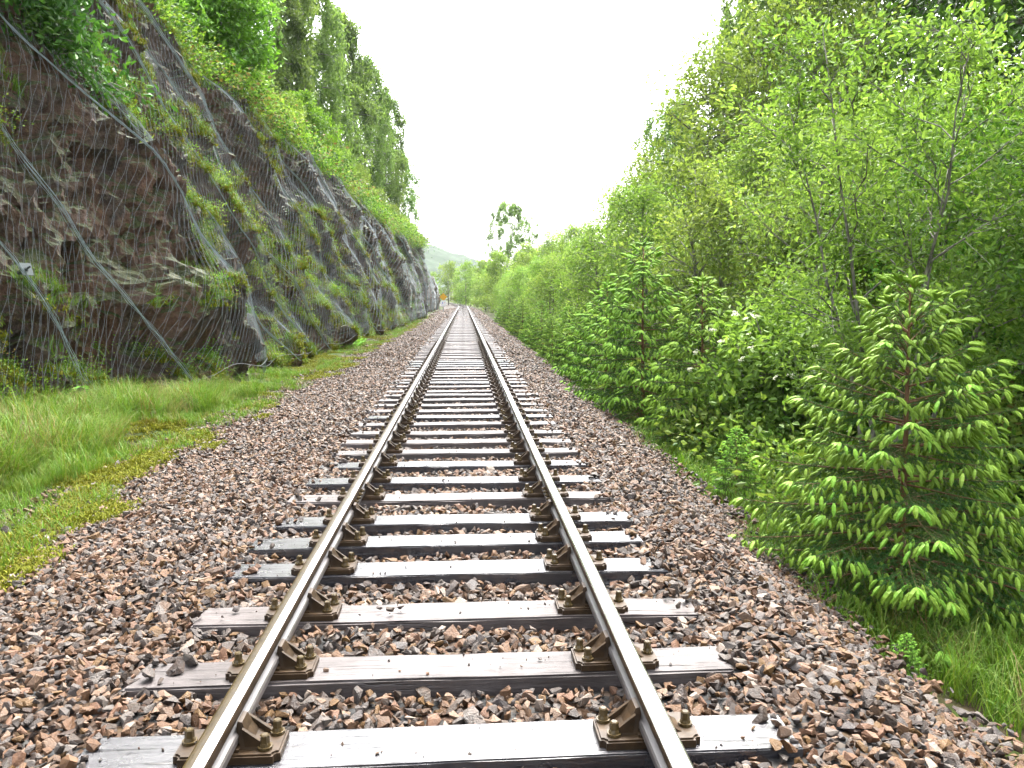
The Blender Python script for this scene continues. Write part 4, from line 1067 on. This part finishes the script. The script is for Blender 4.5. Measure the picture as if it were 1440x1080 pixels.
for pr, x, y, s, lab in [(SPA, 3.75, 12.5, .98, 'nearest of the three middle spruces, in front of the elder bush'), (SPB, 3.35, 14.9, 1.05, 'tallest of the three middle spruces beside the ballast edge'), (SPA, 3.15, 17.6, .95, 'farthest and leftmost of the three middle spruces'),
                         (SPB, 3.15, 21.5, .62, 'small spruce just beyond the three middle spruces'), (SPA, 3.3, 25, .75, 'small spruce at the ballast edge before the far shrubs'), (SPA, 3.25, 9.3, .34, 'spindly knee-high spruce sapling between near and middle spruces'),
                         (SPA, 2.72, 4.6, .11, 'tiny pale spruce seedling at the ballast edge in the lower right')]:
    spruce(pr, x, y, s, lab, y * 2)
for k, (x, y, s) in enumerate([(3.2, 29, .6), (3.3, 34, .7), (3.2, 39, .55), (3.3, 45, .75), (3.3, 52, .7), (3.4, 60, .8), (3.4, 70, .8)]):
    spruce((SPA, SPB)[k % 2], x, y, s, ORD[k] + ' small spruce of the far line along the right ballast edge', k * 1.3, 'small far spruces along the right ballast edge')

# ------------------------------------------------------------------ ferns at the foot of the rock
def fern_mesh(seed, n_fr, L):
    r = np.random.default_rng(seed); mb = MB()
    for k in range(n_fr):
        az = k * 6.28 / n_fr + r.uniform(-.3, .3); t = np.linspace(0, 1, 16); el_ = r.uniform(.9, 1.5); Lf = L * r.uniform(.75, 1.1)
        out = np.array([math.cos(az), math.sin(az), 0]); p = out * (Lf * (t * .45 + .35 * t ** 2))[:, None] + np.array([0, 0, 1.0]) * (Lf * el_ * (t - .62 * t ** 2))[:, None]
        mb.tube(p, np.interp(t, [0, 1], [.006, .002]), 4, tint=.3, cap=False)
        sd = np.array([-out[1], out[0], 0]); wl_ = Lf * .24 * np.sin(np.clip(t * 1.05 + .08, 0, 1) * math.pi) ** .7
        for s in (-1, 1):
            leaves(mb, p[2:], np.tile(sd * s, (14, 1)) + out * .35 + np.array([0, 0, -.15]), np.maximum(wl_[2:], .015), .26, np.clip(.6 + r.normal(0, .15, 14), 0, 1), r)
    return mb.mesh('fern', [M['fern']])
FR = [fern_mesh(601, 7, .8), fern_mesh(602, 6, .7)]
for k, (x, y, s, lab) in enumerate([(-6.9, 15.2, 1.05, 'left of the two upright ferns in long grass below the net'), (-6.25, 15.6, .95, 'right of the two ferns in long grass below the net'), (-4.35, 34.5, 1.0, 'bright fern at the foot of the rock farther along'), (-5.0, 24.2, .7, 'small fern in the moss where the rock foot juts out'), (-6.15, 9.6, .8, 'dark leafy fern at the left frame edge beside the ballast')]):
    obj('fern', FR[k % 2], label=lab, cat='fern', loc=(x, y, gz(x, y) - .02), rot=(0, 0, k * 1.1), scale=s)

# ------------------------------------------------------------------ grass, moss and undergrowth (nobody could count these)
def tuft_mesh(seed, n_bl, h, spread, w, lean, mat_, hue=None):
    r = np.random.default_rng(seed); mb = MB()
    az = r.uniform(0, 6.28, n_bl); b = np.stack([r.normal(0, spread, n_bl), r.normal(0, spread, n_bl), 0 * az - .02], -1)
    hh = h * r.uniform(.5, 1.15, n_bl); ln = lean * r.uniform(.2, 1.3, n_bl) * hh; o = np.stack([np.cos(az), np.sin(az), 0 * az], -1); s = np.stack([-np.sin(az), np.cos(az), 0 * az], -1)
    up = np.array([0, 0, 1.0])
    p1 = b + up * hh[:, None] * .55 + o * ln[:, None] * .25; p2 = b + up * hh[:, None] * .95 + o * ln[:, None] * .8; p3 = b + up * hh[:, None] * .98 + o * ln[:, None] * 1.2
    V = np.stack([b - s * w, b + s * w, p1 + s * w * .9, p1 - s * w * .9, p2 + s * w * .55, p2 - s * w * .55, p3], 1)
    k = np.arange(n_bl)[:, None] * 7
    mb.add(V.reshape(-1, 3), [np.concatenate([k + [[0, 1, 2, 3]], k + [[3, 2, 4, 5]]]), k + [[5, 4, 6]]], np.repeat(np.clip(r.normal(.5, .22, n_bl), 0, 1), 7))
    return mb.mesh('tuft', [mat_])
def leafy_mesh(seed, n_l, h, rad, leaf, mat_):
    r = np.random.default_rng(seed); mb = MB()
    P = np.stack([r.normal(0, rad, n_l), r.normal(0, rad, n_l), h * r.random(n_l) ** .7], -1)
    leaves(mb, P, nrm(P * [1, 1, .3] + r.normal(0, .1, (n_l, 3))) + r.normal(0, .4, (n_l, 3)), leaf * r.uniform(.6, 1.3, n_l), .6, np.clip(.3 + .5 * P[:, 2] / h * 0 + r.normal(.2, .2, n_l), 0, 1), r)
    return mb.mesh('leafy', [mat_])
G_LONG = [tuft_mesh(700 + k, 34, .46, .075, .0038, .75, M['grass']) for k in range(4)] + [tuft_mesh(710 + k, 26, .5, .07, .0032, .9, M['grass_dry']) for k in range(2)]
G_SHORT = [tuft_mesh(720 + k, 22, .15, .05, .003, .6, M['grass']) for k in range(3)] + [tuft_mesh(730, 14, .14, .05, .0025, .8, M['grass_dry'])]
G_MOSS = [tuft_mesh(740 + k, 44, .035, .04, .006, .8, M['moss']) for k in range(3)]
G_LEAF = [leafy_mesh(750 + k, 90, .5, .2, .06, M['leaf_fresh']) for k in range(2)] + [leafy_mesh(760 + k, 90, .45, .2, .055, M['leaf_bright']) for k in range(2)] + [leafy_mesh(770, 80, .4, .2, .06, M['leaf_deep']), leafy_mesh(771, 70, .35, .2, .06, M['grass_dry'])]
C_LONG, C_SHORT, C_MOSS, C_LEAF = source_collection('long_grass_source', G_LONG), source_collection('short_grass_source', G_SHORT), source_collection('moss_source', G_MOSS), source_collection('undergrowth_source', G_LEAF)
def sc_obj(name, P, smin, smax, coll, nidx, label, cat, tilt=.12, weights=None, clump=0.):
    n_ = len(P); s = U(smin, smax, n_) * (1 + clump * 2 * vnoise(P[:, 0] * 1.8, P[:, 1] * 1.8, 99))
    idx = rng.integers(0, nidx, n_) if weights is None else rng.choice(nidx, n_, p=np.array(weights) / sum(weights))
    scatter(name, P, np.stack([rng.normal(0, tilt, n_), rng.normal(0, tilt, n_), U(0, 6.28, n_)], -1), np.stack([s, s, s * U(.8, 1.2, n_)], -1), idx, coll, label, cat)
def on_ground(x, y, dz=0): return np.stack([x, y, ground_z(x, y) + dz], -1)

# left verge, long grass
n_ = 8000; y = 5 + 11.5 * rng.random(n_) ** .9; x = -3.9 - 4.4 * rng.random(n_) ** .8
rb = np.interp(y, RY, RXB); k = (x > rb - .2) & (vnoise(x * 1.1, y * 1.1, 7) + .5 > .30 * rng.random(n_) + .15 + .5 * smooth(-5.0, -3.9, x))
sc_obj('long_grass', on_ground(x[k], y[k]), .35, .95, C_LONG, 6, 'long bright green and straw grass below the rock on the left', 'grass', weights=[4, 4, 4, 4, 1.5, 1.5], clump=.55)
n_ = 800; y = 8 + 9 * rng.random(n_); x = np.interp(y, RY, RXB) + 1.5 * rng.random(n_) ** 1.5 + .1
k = vnoise(x * 1.3, y * 1.3, 71) > -.05
sc_obj('straw_grass', on_ground(x[k], y[k]), .5, 1.05, C_LONG, 6, 'tall straw coloured and green grass right at the rock foot', 'grass', .25, [1, 1, 1, 1, 3, 3], .4)
n_ = 9000; y = 4.5 + 85 * rng.random(n_) ** 1.8; x = -3.2 - 2.6 * rng.random(n_)
rb = np.interp(y, RY, RXB); k = (x > rb - .15) & (x < left_edge(y) + .1) & (vnoise(x * 1.1, y * .9, 17) + .5 > .35 + .18 * smooth(14, 22, y))
sc_obj('short_grass', on_ground(x[k], y[k], .01), .6, 1.3, C_SHORT, 4, 'short green grass along the left edge of the ballast', 'grass')
n_ = 26000; y = 4 + 85 * rng.random(n_) ** 1.7; x = left_edge(y) + .45 - 1.9 * rng.random(n_)
k = (x > np.interp(y, RY, RXB) - .1) & (vnoise(x * 1.6, y * 1.2, 27) + .5 > .38 + .35 * smooth(-.3, .4, x - left_edge(y)))
zz = np.maximum(ground_z(x, y), np.where(x > left_edge(y) - .3, bed_z(x, y), -9))
sc_obj('moss', np.stack([x, y, zz], -1)[k], .6, 1.6, C_MOSS, 3, 'yellow green moss creeping over the left edge of the ballast', 'moss')
# right verge
n_ = 9000; y = 2.5 + 32 * rng.random(n_) ** 1.5; x = right_edge(y) + .05 + 2.2 * rng.random(n_) ** 1.2
k = vnoise(x * 1.6, y * 1.6, 37) + .5 > .42 * rng.random(n_) + .25
sc_obj('verge_grass', on_ground(x[k], y[k]), .5, 1.5, C_SHORT, 4, 'green grass on the bank below the right edge of the ballast', 'grass', weights=[4, 4, 4, 1], clump=.5)
n_ = 1800; y = 3 + 20 * rng.random(n_); x = right_edge(y) + .5 + 1.8 * rng.random(n_)
sc_obj('tall_verge_grass', on_ground(x, y), .4, .8, C_LONG, 6, 'taller thin grass among the spruces on the right', 'grass', weights=[4, 4, 4, 4, .6, .6])
# right bank undergrowth
n_ = 8500; y = 4 + 70 * rng.random(n_) ** 1.5; x = 3.7 + 12 * rng.random(n_) ** 1.2; k = ~((x < 4.6) & (y < 7.0))
sc_obj('bank_undergrowth', on_ground(x[k], y[k]), .7, 1.9, C_LEAF, 6, 'leafy bramble undergrowth covering the right bank', 'undergrowth', .25, [4, 4, 2, 2, 2, .3])
# crest of the cutting
n_ = 9000; y = 14 + 80 * rng.random(n_) ** 1.25; t = -.35 + 6.5 * rng.random(n_) ** 1.5; x = np.interp(y, RYC, RXC) - t
k = vnoise(x * .5, y * .35, 47) + .5 > .15
sc_obj('crest_undergrowth', np.stack([x, y, top_z(x, y)], -1)[k], .6, 2.6, C_LEAF, 6, 'light green bracken and leaves along the crest of the cutting', 'undergrowth', .3, [1.4, 1.4, 3, 3, 6, 1.3])
n_ = 2600; y = 14 + 75 * rng.random(n_) ** 1.2; t = -.35 + 1.8 * rng.random(n_); x = np.interp(y, RYC, RXC) - t
sc_obj('crest_grass', np.stack([x, y, top_z(x, y)], -1), .7, 1.4, C_LONG, 6, 'pale grass hanging over the lip of the rock cutting', 'grass', .5, [2, 2, 2, 2, 2, 2])
# grass and moss on the ledges of the rock: where the surface leans back most
i_ = rng.integers(2, len(ry) - 2, 120000); j_ = rng.integers(6, NS - 3, 120000)
gu = np.stack([PX, PY, PZ], -1); du = gu[i_ + 1, j_] - gu[i_ - 1, j_]; dv = gu[i_, j_ + 2] - gu[i_, j_ - 2]; nn = nrm(np.cross(dv, du)); nn *= np.sign(nn[:, :1] + 1e-9)
pt = gu[i_, j_]; patch = vnoise(pt[:, 1] * .35, pt[:, 2] * .6 - pt[:, 1] * .2, 57) + .5
thr = np.where(pt[:, 1] < 20, .10, 0.0)
k = (nn[:, 2] > .34 - thr) & (patch > .42 - thr) & (pt[:, 1] < 95)
sc_obj('ledge_grass', pt[k][:14000], .5, 1.8, C_SHORT, 4, 'green and straw grass growing on ledges of the rock face', 'grass', .4, [3, 3, 3, 1.5])
k = (nn[:, 2] > .38) & (patch > .40) & (pt[:, 1] < 60)
sc_obj('ledge_moss', pt[k][:16000], .8, 2.6, C_MOSS, 3, 'olive moss cushions scattered over the rock face', 'moss', .5)
k = (nn[:, 2] > .45 - thr) & (patch > .56 - thr) & (pt[:, 1] < 70)
sc_obj('ledge_plants', pt[k][:3200], .3, .9, C_LEAF, 6, 'small leafy plants rooted in cracks of the rock face', 'plants', .4)

# ------------------------------------------------------------------ mist in the air
mv, nt, out = new_mat('thin_mist'); pv = nt.nodes.new('ShaderNodeVolumePrincipled')
pv.inputs['Color'].default_value = (.93, .96, .98, 1); pv.inputs['Density'].default_value = .0001; pv.inputs['Anisotropy'].default_value = .2
nt.links.new(pv.outputs[0], out.inputs['Volume'])
mb = MB(); mb.box((0, 450, 57), (3100, 2150, 126)); mb.build('haze', mv, kind='stuff', label='thin pale mist filling the air of the valley', cat='haze')
